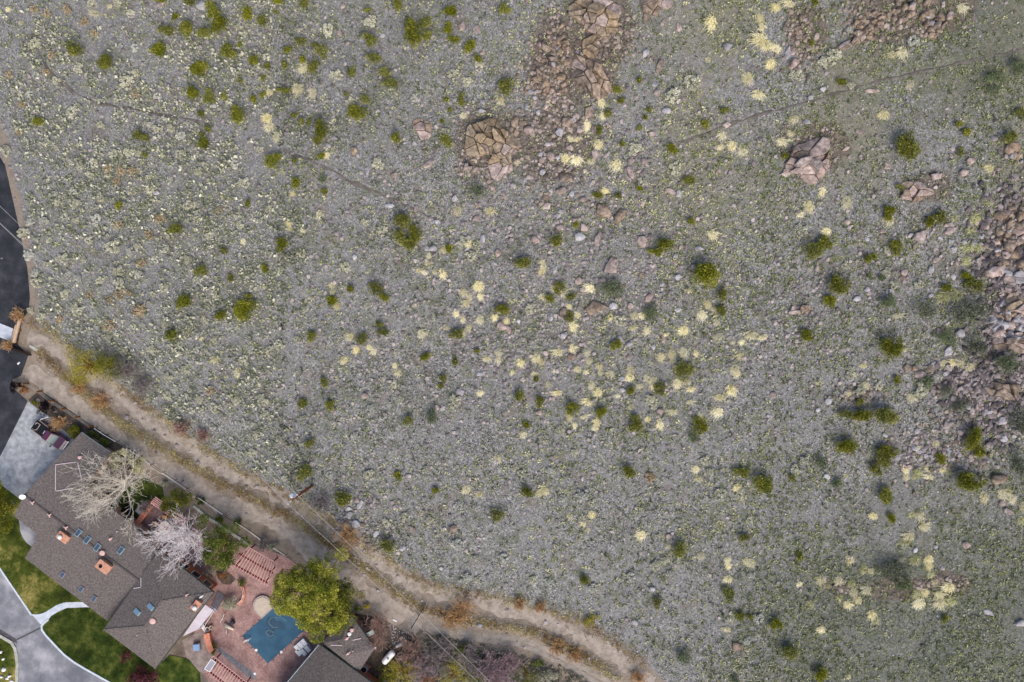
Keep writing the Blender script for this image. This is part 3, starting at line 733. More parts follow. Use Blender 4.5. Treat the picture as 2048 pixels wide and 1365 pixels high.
# ridge caps
MB().beam(R0 + Vector((0, 0, 0.03)), R1 + Vector((0, 0, 0.03)), 0.26, 0.07).build('ridge_cap', mat('ridge_shingle', C(74, 68, 68), C(92, 86, 84), scale=4, rough=0.95), house)
for (x, y) in ((157, 1066), (175, 1080), (195, 1095), (242, 1101)): skylight(house, PNE, x, y, 1.02, 0.62, RDG + math.pi / 2, M_GLASS)
for (x, y) in ((126, 1149), (163, 1178), (189, 1197)): skylight(house, PSW, x, y, 0.9, 0.6, RDG + math.pi / 2, M_GLASS, M_GREY)
for (x, y) in ((67, 1005), (101, 1030), (134, 1055)): vent(house, PNE, x, y, 0.10, 0.35, arms=3)
vent(house, PNE, 222, 1078, 0.13, 0.3, arms=1); vent(house, PNE, 206, 1106, 0.28, 0.25); vent(house, PNE, 235, 1063, 0.06, 0.2, M_WHITE); vent(house, PNE, 161, 915, 0.18, 0.3, arms=1)
chimney(house, PSW, 207, 1134, 1.75, 1.15, 0.9, RDG); chimney(house, PSW, 126, 1075, 1.5, 0.9, 0.7, RDG, ball=True)
flashing(house, PNE, (111, 930), (153, 924.5)); flashing(house, PNE, (111.5, 931.5), (111.5, 982)); flashing(house, PNE, (112.5, 982.5), (148, 976.5)); flashing(house, PNE, (156, 926), (164, 960))
gutter(house, ne[0] + Vector((0, 0, -0.1)), ne[1] + Vector((0, 0, -0.1)), M_WGUT); gutter(house, ne[3] + Vector((0.02, 0.05, -0.1)), ne[4] + Vector((0.02, 0.05, -0.1)), M_GUTTER)
# hipped wing (a part of the same house)
ZE, ZR = 3.95, 5.75
hN, hE, hS, hW = P(318, 1101, ZE), P(427, 1185, ZE), P(310, 1338, ZE), P(207, 1260, ZE); r1, r2 = P(322, 1203, ZR), P(290, 1253, ZR)
roof_part(house, [[hN, hE, r1], [hE, hS, r2, r1], [hS, hW, r2], [hW, hN, r1, r2]], [hN, hE, hS, hW], 0.22)
w2 = inset([(p.x, p.y) for p in (hN, hE, hS, hW)], 0.6)
MB().prism(w2, -0.1, ZE - 0.2).build('wall', M_RUST, house)
windows(house, w2[0], w2[1], 1.0, 2.4, 4); windows(house, w2[1], w2[2], 0.3, 2.4, 5); windows(house, w2[2], w2[3], 1.0, 2.3, 3)
HNW, HNE, HSE, HSW = plane(hW, hN, r1), plane(hN, hE, r1), plane(hE, hS, r1), plane(hS, hW, r2)
M_RCAP = bpy.data.materials['ridge_shingle']
for a, b in ((r1, r2), (hN, r1), (hE, r1), (hS, r2), (hW, r2)):
    MB().beam(a + Vector((0, 0, 0.02)), b + Vector((0, 0, 0.02)), 0.22, 0.05).build('ridge_cap', M_ROOF, house)
dn = math.atan2(HNW[1].y, HNW[1].x)
skylight(house, HNW, 275, 1224, 1.0, 0.62, dn, M_GLASS2); skylight(house, HNW, 302, 1214, 1.0, 0.62, dn, M_GLASS2)
vent(house, HSE, 307, 1242, 0.3, 0.28, M_PINK); vent(house, HNE, 374, 1190, 0.1, 0.25, arms=1); vent(house, HSE, 404, 1193, 0.12, 0.3, M_WHITE, arms=2); vent(house, HSW, 276, 1270, 0.05, 0.3, M_WHITE)
chimney(house, HSE, 392, 1212, 1.25, 0.75, 0.7, math.atan2((hE - hS).y, (hE - hS).x), ball=True)
flashing(house, HNW, (268, 1177), (282, 1175)); flashing(house, HNW, (282.5, 1174), (282.5, 1156))
gutter(house, hN + Vector((0.04, 0.05, -0.1)), hE + Vector((0.04, 0.05, -0.1)), M_GUTTER); gutter(house, hE + Vector((0.05, -0.04, -0.1)), hS + Vector((0.05, -0.04, -0.1)), M_GUTTER)
# deck roof against the hipped wing
q = [P(409, 1209, 2.5), P(427, 1221, 2.5), P(396, 1259, 2.5), P(366, 1273, 2.5)]
dk = MB().prism([(p.x, p.y) for p in q], 2.36, 2.5).build('deck_roof', M_DECK, house)
for p in q[:3]:
    v = Vector((p.x, p.y, 0)); v *= 1.0; MB().tube((p.x * 0.997, p.y * 0.997, 0), (p.x * 0.997, p.y * 0.997, 2.36), 0.06).build('post', M_WHITE, dk)

# --- pool house with two hipped roofs
pool_house = root('pool_house', P(665, 1350, 0), 'brown hipped pool house beside the covered pool, dark green gutters', 'house')
bN, bW, bS, bE = P(639, 1290, 3.3), P(535, 1414, 3.3), P(650, 1520, 3.3), P(782, 1394, 3.3); ap = P(647, 1402, 5.8)
roof_part(pool_house, [[bN, bE, ap], [bE, bS, ap], [bS, bW, ap], [bW, bN, ap]], [bN, bE, bS, bW])
w3 = inset([(p.x, p.y) for p in (bN, bE, bS, bW)], 0.55); MB().prism(w3, -0.1, 3.12).build('wall', M_RUST, pool_house)
windows(pool_house, w3[3], w3[0], 0.4, 2.3, 5)
for a in (bN, bE, bS, bW): MB().beam(a + Vector((0, 0, 0.02)), ap + Vector((0, 0, 0.02)), 0.22, 0.05).build('ridge_cap', M_ROOF, pool_house)
gutter(pool_house, bN + Vector((0, 0.06, -0.08)), bE + Vector((0.05, 0.05, -0.08)), M_GUTTER, 0.09); gutter(pool_house, bN + Vector((-0.05, 0.05, -0.08)), bW + Vector((-0.05, 0.05, -0.08)), M_WGUT, 0.08)
sN, sE, sS, sW = P(699, 1227, 2.7), P(750, 1297, 2.7), P(716, 1347, 2.7), P(643, 1287, 2.7); a1, a2 = P(686, 1279, 4.0), P(690, 1312, 4.0)
roof_part(pool_house, [[sN, sE, a2, a1], [sE, sS, a2], [sS, sW, a1, a2], [sW, sN, a1]], [sN, sE, sS, sW])
w4 = inset([(p.x, p.y) for p in (sN, sE, sS, sW)], 0.5); MB().prism(w4, -0.1, 2.52).build('wall', M_RUST, pool_house)
dNE, dNW = plane(sN, sE, a2), plane(sW, sN, a1)
windows(pool_house, w4[0], w4[1], 0.9, 2.0, 3)
flashing(pool_house, dNE, (688, 1285), (722, 1277)); flashing(pool_house, dNE, (661, 1291), (689, 1291.5), 0.08)
vent(pool_house, dNE, 704, 1260, 0.2, 0.3, arms=1); vent(pool_house, dNE, 700, 1267, 0.2, 0.35, M_WHITE); vent(pool_house, dNE, 695, 1276, 0.14, 0.3, arms=2); vent(pool_house, dNE, 697, 1306, 0.12, 0.3, arms=2); vent(pool_house, dNE, 707, 1301, 0.07, 0.25)
gutter(pool_house, sN + Vector((0.05, 0.05, -0.08)), sE + Vector((0.05, 0.05, -0.08)), M_GUTTER, 0.08)
MB().lathe(sE + Vector((0, 0.06, -0.12)), [(0.1, -0.1), (0.12, 0.1), (0.02, 0.14)], 10).build('gutter_outlet', M_WHITE, pool_house)

# --- satellite dish on the garage corner
c = onplane(PNE, 49, 992); dsh = root('satellite_dish', c, 'white satellite dish on the garage roof corner by the driveway', 'dish')
mb = MB(); n = 16; rg = []
ax = Vector((0.35, -0.5, 0.8)).normalized(); mb.lathe(c + Vector((0, 0, 0.45)), [(0.05, 0), (0.2, 0.02), (0.34, 0.08), (0.42, 0.15), (0.40, 0.15), (0.2, 0.05)], n, ax); mb.build('dish', M_WHITE, dsh)
MB().tube(c - Vector((0, 0, 0.1)), c + Vector((0, 0, 0.47)), 0.04).build('mast', M_GALV, dsh)
MB().tube(c + Vector((0, 0, 0.45)), c + Vector((0, 0, 0.45)) + ax * 0.5, 0.02).build('feed_arm', M_GALV, dsh)

# ------------------------------------------------------------------ pool, spa, patio
M_COVER = mat('blue_pool_cover', C(40, 76, 100), C(56, 94, 118), scale=0.5, rough=0.75, bump=0.15, bscale=4)
M_PUDDLE = mat('standing_water', C(32, 62, 82), C(42, 74, 94), scale=3, rough=0.15, spec=0.6)
M_SILT = mat('dried_silt', C(84, 112, 126), C(116, 138, 146), scale=5, rough=0.9)
M_SPA = mat('tan_spa_cover', C(178, 164, 148), C(192, 178, 162), scale=2, rough=0.7)
M_SPARIM = mat('spa_rim_stone', C(150, 134, 128), C(176, 160, 152), scale=4, rough=0.8)
W, Sq = (485.5, 1272), (536, 1327); dv = (92, -84)
pc = [W, Sq, (Sq[0] + dv[0], Sq[1] + dv[1]), (W[0] + dv[0], W[1] + dv[1])]
pool = root('swimming_pool', P(555, 1258, 0), 'rectangular swimming pool under a taut blue safety cover with standing water', 'pool')
pw = [P(*p) for p in pc]
MB().prism([(p.x, p.y) for p in pw], 0.02, 0.10).build('pool_cover', M_COVER, pool)
def loop(cx, cy, rx, ry, n, seed, k=0.25):
    g = np.random.default_rng(seed); ph = g.random(3) * 6.28; o = []
    for i in range(n):
        t = 2 * math.pi * i / n; q = 1 + k * math.sin(2 * t + ph[0]) + k * 0.7 * math.sin(3 * t + ph[1]) + k * 0.4 * math.sin(5 * t + ph[2]); o.append((cx + rx * q * math.cos(t), cy + ry * q * math.sin(t)))
    return o
def ringmesh(mb, a, b, z):
    for i in range(len(a)):
        j = (i + 1) % len(a); mb.poly([(*a[i], z), (*a[j], z), (*b[j], z), (*b[i], z)])
for (cx, cy, rx, ry, sd) in ((550, 1249, 17, 13, 3), (541, 1266, 9, 8, 4)):
    lp = [tuple(P(*p)[:2]) for p in loop(cx, cy, rx, ry, 28, sd)]
    MB().prism(lp, 0.101, 0.112).build('puddle', M_PUDDLE, pool)
for (cx, cy, rx, ry, sd, t0, t1) in ((552, 1246, 14, 10, 3, 1.2, 5.0), (540, 1267, 7, 5.5, 4, 0.3, 6.2), (558, 1244, 12, 8, 6, 4.4, 7.8)):
    lp = loop(cx, cy, rx, ry, 40, sd, 0.12); ps = [P(*p, 0.118) for i, p in enumerate(lp) if t0 <= 2 * math.pi * i / 40 <= t1]
    mb = MB()
    for a, b in zip(ps[:-1], ps[1:]): mb.beam(a - (b - a) * 0.1, b + (b - a) * 0.1, 0.11, 0.008)
    mb.build('silt_line', M_SILT, pool)
for i in range(4):
    a, b = pw[i], pw[(i + 1) % 4]
    k = 5 if i % 2 == 0 else 8
    cen = sum(pw, Vector()) / 4
    for j in range(k + 1):
        p = a.lerp(b, j / k); d = (p - cen).normalized(); 
        if i and j == 0: continue
        MB().beam(p + Vector((0, 0, 0.085)) - d * 0.02, p + d * 0.32 + Vector((0, 0, 0.085)), 0.07, 0.025).build('anchor_strap', M_BLACK, pool)
for (px, py) in ((513, 1300), (563, 1304), (510, 1347)):
    p = P(px, py); add('skimmer_lid', MB().lathe(p + Vector((0, 0, 0.055)), [(0.19, 0), (0.19, 0.07), (0.15, 0.085)], 14).mesh('skimmer_lid', M_WHITE, p), loc=p, label='round white skimmer lid at the edge of the blue pool cover', cat='lid', group='skimmer lids around the pool')
lad = root('pool_ladder', P(497, 1279, 0), 'pair of curved steel pool ladder rails at the blue cover edge', 'ladder')
for (a, b) in (((488, 1282), (502, 1277.5)), ((490, 1279), (502, 1275.5))):
    p, q = P(*a, 0.06), P(*b, 0.1); m1 = p.lerp(q, 0.15) + Vector((0, 0, 0.7)); m2 = p.lerp(q, 0.85) + Vector((0, 0, 0.65))
    mb = MB(); mb.tube(p, m1, 0.04); mb.tube(m1, m2, 0.04); mb.tube(m2, q, 0.04); mb.build('rail', M_WHITE, lad)
spa = root('spa', P(527, 1214, 0), 'horseshoe-shaped raised spa with flat tan cover beside the pool', 'spa')
so = [(523.5, 1238), (512, 1227), (507, 1220), (505.5, 1212), (506.5, 1205), (512, 1197), (519, 1193), (526, 1191.5), (534, 1194), (540, 1199), (547, 1207), (551.5, 1212)]
so = [P(x, y, 0.4) for x, y in so]
MB().prism([(p.x, p.y) for p in so], 0.0, 0.4).build('rim', M_SPARIM, spa)
MB().prism(inset([(p.x, p.y) for p in so], 0.22), 0.4, 0.46).build('cover', M_SPA, spa)

def pergola(label, back, front, beams, n, z, posts, group=None, extra=0.05):
    c = (P(*back[0]) + P(*back[1]) + P(*front[0]) + P(*front[1])) / 4; c.z = 0
    o = root('pergola', c, label, 'pergola')
    b0, b1, f0, f1 = P(*back[0], z), P(*back[1], z), P(*front[0], z), P(*front[1], z)
    for k in range(n):
        t = k / (n - 1); MB().beam(b0.lerp(b1, t), f0.lerp(f1, t), 0.055, 0.12).build('slat', M_REDWOOD, o)
    for (a, b) in beams: MB().beam(P(*a, z - 0.19), P(*b, z - 0.19), 0.16, 0.22).build('beam', M_REDDARK, o)
    MB().beam(b0 + Vector((0, 0, -0.16)), b1 + Vector((0, 0, -0.16)), 0.1, 0.16).build('beam', M_REDWOOD, o)
    for (x, y) in posts:
        p = P(x, y, z - 0.3); MB().tube((p.x, p.y, 0), (p.x, p.y, z - 0.3), 0.09).build('post', M_REDDARK, o)
    return o
pergola('red slatted pergola over the brick patio beside the big evergreen', ((496, 1095), (549, 1125)), ((468, 1134), (534, 1173)), [((478, 1108), (546, 1147)), ((466, 1128), (536, 1167))], 13, 2.5, [(482, 1111), (541, 1144), (470, 1131), (531, 1163), (500, 1098), (546, 1124)])
pg = pergola('red slatted pergola below the brick patio with a white-framed screen', ((425.5, 1313), (500, 1371)), ((408, 1342), (482, 1400)), [((427, 1318), (496, 1371)), ((415, 1341), (484, 1394))], 17, 2.5, [(430, 1320), (492, 1367), (418, 1343), (480, 1390)])
q = [P(422.5, 1319, 2.66), P(431.5, 1326, 2.66), P(419, 1344, 2.66), P(409, 1338, 2.66)]
fr = MB()
for i in range(4): fr.beam(q[i], q[(i + 1) % 4], 0.09, 0.06)
fr = fr.build('screen_frame', M_WHITE, pg); MB().prism([(p.x, p.y) for p in inset([(p.x, p.y) for p in q], 0.03) for p in [Vector((*p, 0))]], 2.645, 2.66).build('screen_panel', mat('grey_screen', C(150, 148, 160), rough=0.5), fr)

# terrace with tiled coping walls
tw = root('terrace_wall', P(300, 1025, 0), 'low brick terrace wall with wide orange tile coping and red slats beside the lawn', 'wall')
for (a, b, w) in (((274, 1047), (308.5, 1004), 0.75),):
    p, q = P(*a, 1.0), P(*b, 1.0); MB().beam(p + Vector((0, 0, -0.5)), q + Vector((0, 0, -0.5)), w * 0.8, 0.92).build('wall_base', M_RUST, tw)
    d = (q - p).normalized(); s = Vector((-d.y, d.x, 0)); L = (q - p).length; k = int(L / 0.42)
    for i in range(k):
        for e in (-1, 0, 1):
            MB().obox(p + d * (L * (i + 0.5) / k) + s * (e * w / 3), d * (L / k / 2 - 0.012), s * (w / 6 - 0.012), Vector((0, 0, 0.045))).build('coping_tile', M_COPING, tw)
p, q = P(306, 1000, 1.9), P(372, 1046, 1.9); d = (q - p).normalized(); s = Vector((-d.y, d.x, 0))
for e in (-0.5, -0.25, 0, 0.25, 0.5): MB().beam(p + s * e, q + s * e, 0.1, 0.1).build('slat', M_REDWOOD, tw)
for t in (0.03, 0.34, 0.66, 0.97):
    c = p.lerp(q, t); MB().beam(c - s * 0.6 + Vector((0, 0, -0.11)), c + s * 0.6 + Vector((0, 0, -0.11)), 0.1, 0.12).build('crosspiece', M_REDDARK, tw); MB().tube((c.x, c.y, 0), (c.x, c.y, 1.79), 0.07).build('post', M_REDDARK, tw)

def patio_chair(px, py, rz, m, label):
    c = P(px, py); c.z = 0.06; o = root('patio_chair', c, label, 'chair', 'chairs around the round terrace table')
    d = Vector((math.cos(rz), math.sin(rz), 0)); s = Vector((-d.y, d.x, 0)); z = Vector((0, 0, 1))
    MB().obox(c + z * 0.42, d * 0.28, s * 0.28, z * 0.05).build('seat', m, o, bevel=0.02)
    MB().obox(c + z * 0.72 - d * 0.27, d * 0.03, s * 0.28, z * 0.26).build('backrest', m, o, bevel=0.015)
    for a in (-1, 1):
        for b in (-1, 1): MB().tube(c + d * 0.24 * a + s * 0.24 * b, c + d * 0.24 * a + s * 0.24 * b + z * 0.38, 0.025, n=6).build('leg', m, o)
        MB().beam(c + s * 0.3 * a - d * 0.27 + z * 0.62, c + s * 0.3 * a + d * 0.24 + z * 0.62, 0.06, 0.04).build('armrest', m, o)
M_CHAIR = mat('tan_wicker', C(176, 132, 88), C(204, 160, 112), scale=6, rough=0.85)
patio_chair(315, 1047, RDG, M_CHAIR, 'tan wicker chair on the terrace nearest the orange coping wall'); patio_chair(333, 1033, -1.6, M_CHAIR, 'tan wicker chair on the terrace beside the red slats'); patio_chair(322, 1063, 1.0, M_CHAIR, 'tan wicker chair between the terrace table and the house')
c = P(334, 1053); c.z = 0.06; tb = root('patio_table', c, 'round pale patio table with a red cushion on the terrace', 'table')
MB().lathe(c + Vector((0, 0, 0.66)), [(0.85, 0), (0.88, 0.03), (0.85, 0.06)], 24).build('tabletop', mat('table_stone', C(196, 170, 150), C(212, 190, 168), scale=3), tb); MB().lathe(c, [(0.35, 0), (0.3, 0.05), (0.1, 0.1), (0.08, 0.66)], 12).build('pedestal', M_GREY, tb)
cu = P(333, 1056, 0.8); MB().box(cu + Vector((0, 0, 0.03)), 0.5, 0.42, 0.14, 0.5).build('red_cushion', mat('red_fabric', C(160, 24, 34), rough=0.9), bevel=0.05, label='bright red cushion lying on the round terrace table', cat='cushion')
# grill station beside the lawn
for (px, py, sx, sy, m, nm, lab, cat) in ((258, 1020, 1.3, 1.0, M_BLACK, 'covered_grill', 'black covered grill under the bare tree beside the lawn', 'grill'), (284, 1019, 0.9, 0.8, M_GREY, 'utility_box', 'grey utility box beside the black covered grill', 'box')):
    c = P(px, py); o = root(nm, c, lab, cat); MB().box(c + Vector((0, 0, 0.5)), sx, sy, 1.0, RDG).build('body', m, o, bevel=0.06); MB().box(c + Vector((0, 0, 1.05)), sx * 0.8, sy * 0.7, 0.14, RDG).build('lid', m, o, bevel=0.05)
# white loungers stacked beside the pool house
lg = root('covered_lounger_stack', P(606, 1295, 0), 'stack of white cushioned loungers beside the pool house gutter', 'loungers')
lc = P(606, 1296, 0.5); u = Vector((0.72, 0.62, 0)).normalized(); v = Vector((u.y, -u.x, 0))
for (a, b) in ((-0.62, -0.5), (0.0, -0.5), (0.62, -0.5), (-0.35, 0.55), (0.4, 0.55), (-0.9, 0.1)):
    MB().obox(lc + u * a + v * b, u * 0.29, v * 0.5, Vector((0, 0, 0.14))).build('cushion', M_WHITE, lg, bevel=0.06)
MB().obox(lc + Vector((0, 0, -0.27)), u * 0.95, v * 1.05, Vector((0, 0, 0.1))).build('pallet', M_GREY, lg)
for a in (-1, 1):
    for b in (-1, 1): MB().tube(lc + u * 0.85 * a + v * 0.95 * b + Vector((0, 0, -0.45)), lc + u * 0.85 * a + v * 0.95 * b + Vector((0, 0, -0.3)), 0.05).build('leg', M_GREY, lg)
# white boulder with dark cube, curved planter walls, railings, stairs
bt = hull_rock(np.random.default_rng(77), 22, 0.55, 0.25)
c = P(459, 1253); add('waterfall_rock', np_mesh('waterfall_rock', bt[0] * np.array([1.05, 0.62, 0.75]), bt[1], material=mat('cream_rock', C(186, 176, 158), C(216, 206, 188), scale=2, rough=0.9, bump=0.4)), (c.x, c.y, 0.3), R(-32), label='cream-coloured artificial waterfall rock on the brick patio', cat='rock')
c = P(467, 1243); MB().box(c + Vector((0, 0, 0.45)), 0.55, 0.5, 0.75, 0.3).build('equipment_box', mat('dark_indigo_box', C(46, 40, 60), rough=0.6), bevel=0.04, label='dark equipment box behind the cream waterfall rock', cat='box')
def wall_strip(name, px, w, h, m, label, cat, z0=0.0, coping=None):
    o = root(name, P(*px[len(px) // 2]), label, cat); l = [P(x, y, h) for x, y in px]; n = len(l); Lp, Rp = [], []
    for i in range(n):
        d = l[min(i + 1, n - 1)] - l[max(i - 1, 0)]; d.z = 0; d.normalize(); s = Vector((-d.y, d.x, 0)) * w / 2; Lp.append(l[i] + s); Rp.append(l[i] - s)
    ol = [(p.x, p.y) for p in Lp] + [(p.x, p.y) for p in Rp[::-1]]
    MB().prism(ol, z0, h).build('wall_body', m, o)
    MB().prism(inset(ol, -0.04), h, h + 0.06).build('coping', coping or m, o)
    return o
wall_strip('planter_wall', [(413, 1268), (415, 1280), (418, 1292), (421, 1300), (424, 1303)], 0.75, 0.9, M_RUST, 'curved orange-brown planter wall between stone paving and patio', 'wall', coping=M_COPING)
wall_strip('planter_wall', [(481, 1169), (486, 1177), (488, 1188), (485, 1200), (478, 1210)], 0.28, 0.5, M_COPING, 'thin curved brick edging around the feathery grey shrub', 'wall')
def railing(px, z, label):
    o = root('railing', P(*px[0]), label, 'railing', 'thin green metal railings around the patio'); l = [P(x, y, z) for x, y in px]
    for a, b in zip(l[:-1], l[1:]): MB().tube(a, b, 0.035, n=6).build('handrail', M_GALV, o)
    for p in l: MB().tube((p.x, p.y, 0), p, 0.03, n=6).build('baluster', M_GUTTER, o)
railing([(479, 1172), (484, 1180), (486, 1190), (483, 1200), (475, 1208), (466, 1213)], 1.0, 'curved green railing wrapping the feathery grey shrub')
railing([(448, 1228), (446, 1236), (440, 1246), (448, 1254), (453, 1260), (452, 1270)], 1.0, 'bent green railing beside the cream waterfall rock')
railing([(396, 1260), (410, 1251), (428, 1222)], 2.3, 'straight green railing along the pale deck edge')
st = root('stairway', P(437, 1204, 0), 'grey open wooden stairway beside the hipped roof corner', 'stairs')
for k in range(9):
    t = k / 8; a = P(441.5 - 14 * t, 1189 + 29 * t, 0.3 + 2.0 * t); d = Vector((0.82, 0.57, 0)); d = Vector((0.82, -0.57, 0))
    MB().obox(a, d * 0.5, Vector((0.57, 0.82, 0)) * 0.11, Vector((0, 0, 0.03))).build('tread', M_GREY, st)
for e in (-0.52, 0.52):
    a, b = P(441.5, 1189, 0.22), P(427.5, 1218, 2.22); o_ = Vector((0.82, -0.57, 0)) * e; MB().beam(a + o_, b + o_, 0.06, 0.2).build('stringer', M_GREY, st)
for x, y in ((441.5, 1189), (427.5, 1218)):
    p = P(x, y, 0); MB().tube(p, p + Vector((0, 0, 0.3 if y < 1200 else 2.2)), 0.06).build('post', M_GREY, st)
c = P(396, 1292); ht = root('hot_tub', c, 'square hot tub with pale blue lid on the stone paving', 'hot tub'); MB().box(c + Vector((0, 0, 0.3)), 1.0, 1.0, 0.6, 0.12).build('tub', M_GREY, ht, bevel=0.03); MB().box(c + Vector((0, 0, 0.65)), 0.85, 0.9, 0.1, 0.12).build('lid', mat('pale_blue_lid', C(126, 158, 196), rough=0.5), ht, bevel=0.03)
for (px, py, r) in ((417, 1257, 0.36), (425, 1253, 0.26)):
    c = P(px, py); o = root('plant_pot', c, 'large round terracotta pot' if r > 0.3 else 'small round cream pot', 'pot'); o['label'] += ' beside the pale deck edge'
    MB().lathe(c, [(r * 0.7, 0), (r, 0.5), (r * 1.08, 0.5), (r * 1.08, 0.58), (r * 0.85, 0.58), (r * 0.8, 0.45)], 16).build('pot', M_SPA, o); MB().lathe(c, [(r * 0.8, 0.4), (r * 0.4, 0.5), (0.02, 0.52)], 10).build('soil', M_BED, o)
c = P(409, 1258, 0.4); bn = root('garden_bench', (c.x, c.y, 0), 'small cream slatted bench beside the round pots', 'bench')
for e in (-0.18, 0, 0.18): MB().obox((c.x + e * 0.8, c.y + e * 0.55, 0.45), Vector((0.4, -0.58, 0)), Vector((0.06, 0.04, 0)), (0, 0, 0.025)).build('slat', M_WHITE, bn)
for e in (-0.55, 0.55): MB().obox((c.x + 0.4 * e, c.y - 0.58 * e, 0.23), (0.2, 0.14, 0), (0.03, -0.04, 0), (0, 0, 0.195)).build('leg', M_WHITE, bn)
# propane tank, air conditioner, awning, gate boom
tk = root('propane_tank', P(777, 1315, 0), 'white horizontal propane tank lying beside roadside shrubs', 'tank')
a, b = P(787.5, 1303, 0.95), P(766.5, 1327, 0.95); L = (b - a).length; d = (b - a).normalized()
MB().lathe(a, [(0.02, 0.0), (0.28, 0.04), (0.42, 0.16), (0.48, 0.36), (0.48, L - 0.36), (0.42, L - 0.16), (0.28, L - 0.04), (0.02, L)], 20, d).build('shell', M_WHITE, tk, smooth=True)
MB().lathe((a + b) / 2 + Vector((0, 0, 0.42)), [(0.16, 0), (0.16, 0.16), (0.14, 0.2)], 12).build('valve_dome', M_GREY, tk)
for t in (0.22, 0.78):
    c = a.lerp(b, t); MB().box((c.x, c.y, 0.28), 0.2, 0.7, 0.56, math.atan2(d.y, d.x)).build('foot', M_GREY, tk)
c = P(730, 1335); ac = root('air_conditioner', c, 'square air conditioning unit with dark fan beside the pool house', 'air conditioner')
MB().box(c + Vector((0, 0, 0.5)), 0.95, 0.85, 0.9, -0.65).build('cabinet', M_GALV, ac, bevel=0.03); MB().lathe(c + Vector((0, 0, 0.955)), [(0.36, 0), (0.36, 0.03), (0.1, 0.03), (0.08, 0.06)], 18).build('fan_grille', M_BLACK, ac)
MB().box(c + Vector((0, 0, 0.04)), 1.3, 1.2, 0.09, -0.65).build('plinth', M_RUST, ac)
aw = root('awning', P(738, 1268, 0), 'pale grey-green slanted awning panel at the small hipped roof', 'awning')
q = [P(727, 1271, 2.4), P(746, 1259.5, 2.2), P(749, 1268, 2.2), P(731, 1277.5, 2.4)]; MB().rings([[p - Vector((0, 0, 0.06)) for p in q], q]).build('panel', mat('sage_canvas', C(160, 166, 158), C(178, 182, 174), scale=2), aw)
for p in q[1:3]: MB().tube((p.x, p.y, 0), (p.x, p.y, 2.15), 0.04).build('post', M_GREY, aw)
gt_ = root('gate_boom', P(836, 1235, 0), 'dark metal gate rail crossing the lower dirt road', 'gate')
a, b = P(850, 1212, 0.9), P(822, 1258, 0.9); 
for z in (0, -0.4): MB().tube(a + Vector((0, 0, z)), b + Vector((0, 0, z)), 0.06 if z == 0 else 0.04).build('rail', M_GUTTER, gt_)
for t in (0, 0.5, 1): c = a.lerp(b, t); MB().tube((c.x, c.y, -0.05), (c.x, c.y, 0.98), 0.06).build('upright', M_GREY, gt_)
c = P(798, 1290); tr = root('upturned_trough', c, 'pale grey trough lying by the gravel yard', 'trough'); 
MB().lathe(c + Vector((-0.5, -0.2, 0.25)), [(0.05, 0), (0.22, 0.08), (0.26, 0.25), (0.26, 0.9), (0.2, 1.1), (0.05, 1.18)], 12, (0.9, 0.45, 0)).build('shell', M_GALV, tr)
c = P(790, 1241); MB().box(c + Vector((0, 0, 0.08)), 0.62, 0.22, 0.16, -0.5).build('white_block', M_WHITE, bevel=0.03, label='white oblong block lying at the dirt road edge', cat='block')

# ------------------------------------------------------------------ street end: timber barrier, panel, fences, pole and wires
bar = root('timber_barrier', P(34, 662, 0), 'tan timber barrier beam closing the end of the street', 'barrier')
a, b = P(40.5, 637, 0.75), P(27.5, 686, 0.75); MB().beam(a, b, 0.36, 0.3).build('beam', M_WOOD, bar, bevel=0.02); 
a2_, b2_ = P(36, 650, 0.4), P(25, 686, 0.4); MB().beam(a2_ + Vector((-0.25, 0, 0)), b2_ + Vector((-0.2, 0, 0)), 0.2, 0.2).build('beam', M_WOOD, bar, bevel=0.02)
for t in (0.06, 0.5, 0.94): c = a.lerp(b, t); MB().box((c.x, c.y, 0.3), 0.3, 0.3, 0.64, 0.2).build('post', M_POST, bar)
pn = root('low_gate', P(38, 704, 0), 'dark brown low gate panel at the street edge', 'gate')
a, b = P(18, 695, 0.8), P(57, 711, 0.8); MB().beam(a + Vector((0, 0, -0.4)), b + Vector((0, 0, -0.4)), 0.06, 0.7).build('panel', M_POST, pn)
MB().tube(a, b, 0.05, n=6).build('top_rail', M_BLACK, pn)
for c in (a, b): MB().tube((c.x, c.y, 0), (c.x, c.y, 0.85), 0.06, n=6).build('post', M_BLACK, pn)
kb = root('concrete_block', P(66, 696, 0), 'pale concrete barrier block lying beside the upper dirt road', 'block')
a, b = P(59, 692, 0.3), P(75, 702, 0.3); MB().beam(a + Vector((0, 0, -0.15)), b + Vector((0, 0, -0.15)), 0.4, 0.34).build('block', M_KERB2, kb, bevel=0.04)
c = P(38, 727); MB().box(c + Vector((0, 0, 0.09)), 0.42, 0.22, 0.1, 0.7).build('white_marker', M_WHITE, bevel=0.03, label='small white road marker on the dark asphalt', cat='marker')
FEN = [(57, 768), (85, 783), (109, 802), (133, 818), (160, 834), (187, 852)]
wf = root('wire_fence', P(120, 808, 0), 'brown post and wire fence between planting bed and dirt road', 'fence')
tops = []
for (x, y) in FEN:
    p = P(x, y); MB().box(p + Vector((0, 0, 0.7)), 0.2, 0.2, 1.5, 0.6).build('post', M_POST, wf); tops.append(p)
for a, b in zip(tops[:-1], tops[1:]):
    for z in (0.5, 0.9, 1.3): MB().tube(a + Vector((0, 0, z)), b + Vector((0, 0, z)), 0.015, n=4).build('wire', M_WIRE, wf)
PF = [(188, 857), (209, 871), (231, 884), (254, 899), (277, 913), (300, 930), (323, 946), (347, 962), (372, 979), (396, 996), (421, 1013), (446, 1030), (470, 1045), (496, 1062), (521, 1080), (546, 1096), (570, 1112)]
pf = root('pipe_fence', P(380, 985, 0), 'pale pipe rail fence along the lower dirt road above the yard', 'fence')
pts = [P(x, y, 1.25) for x, y in PF]
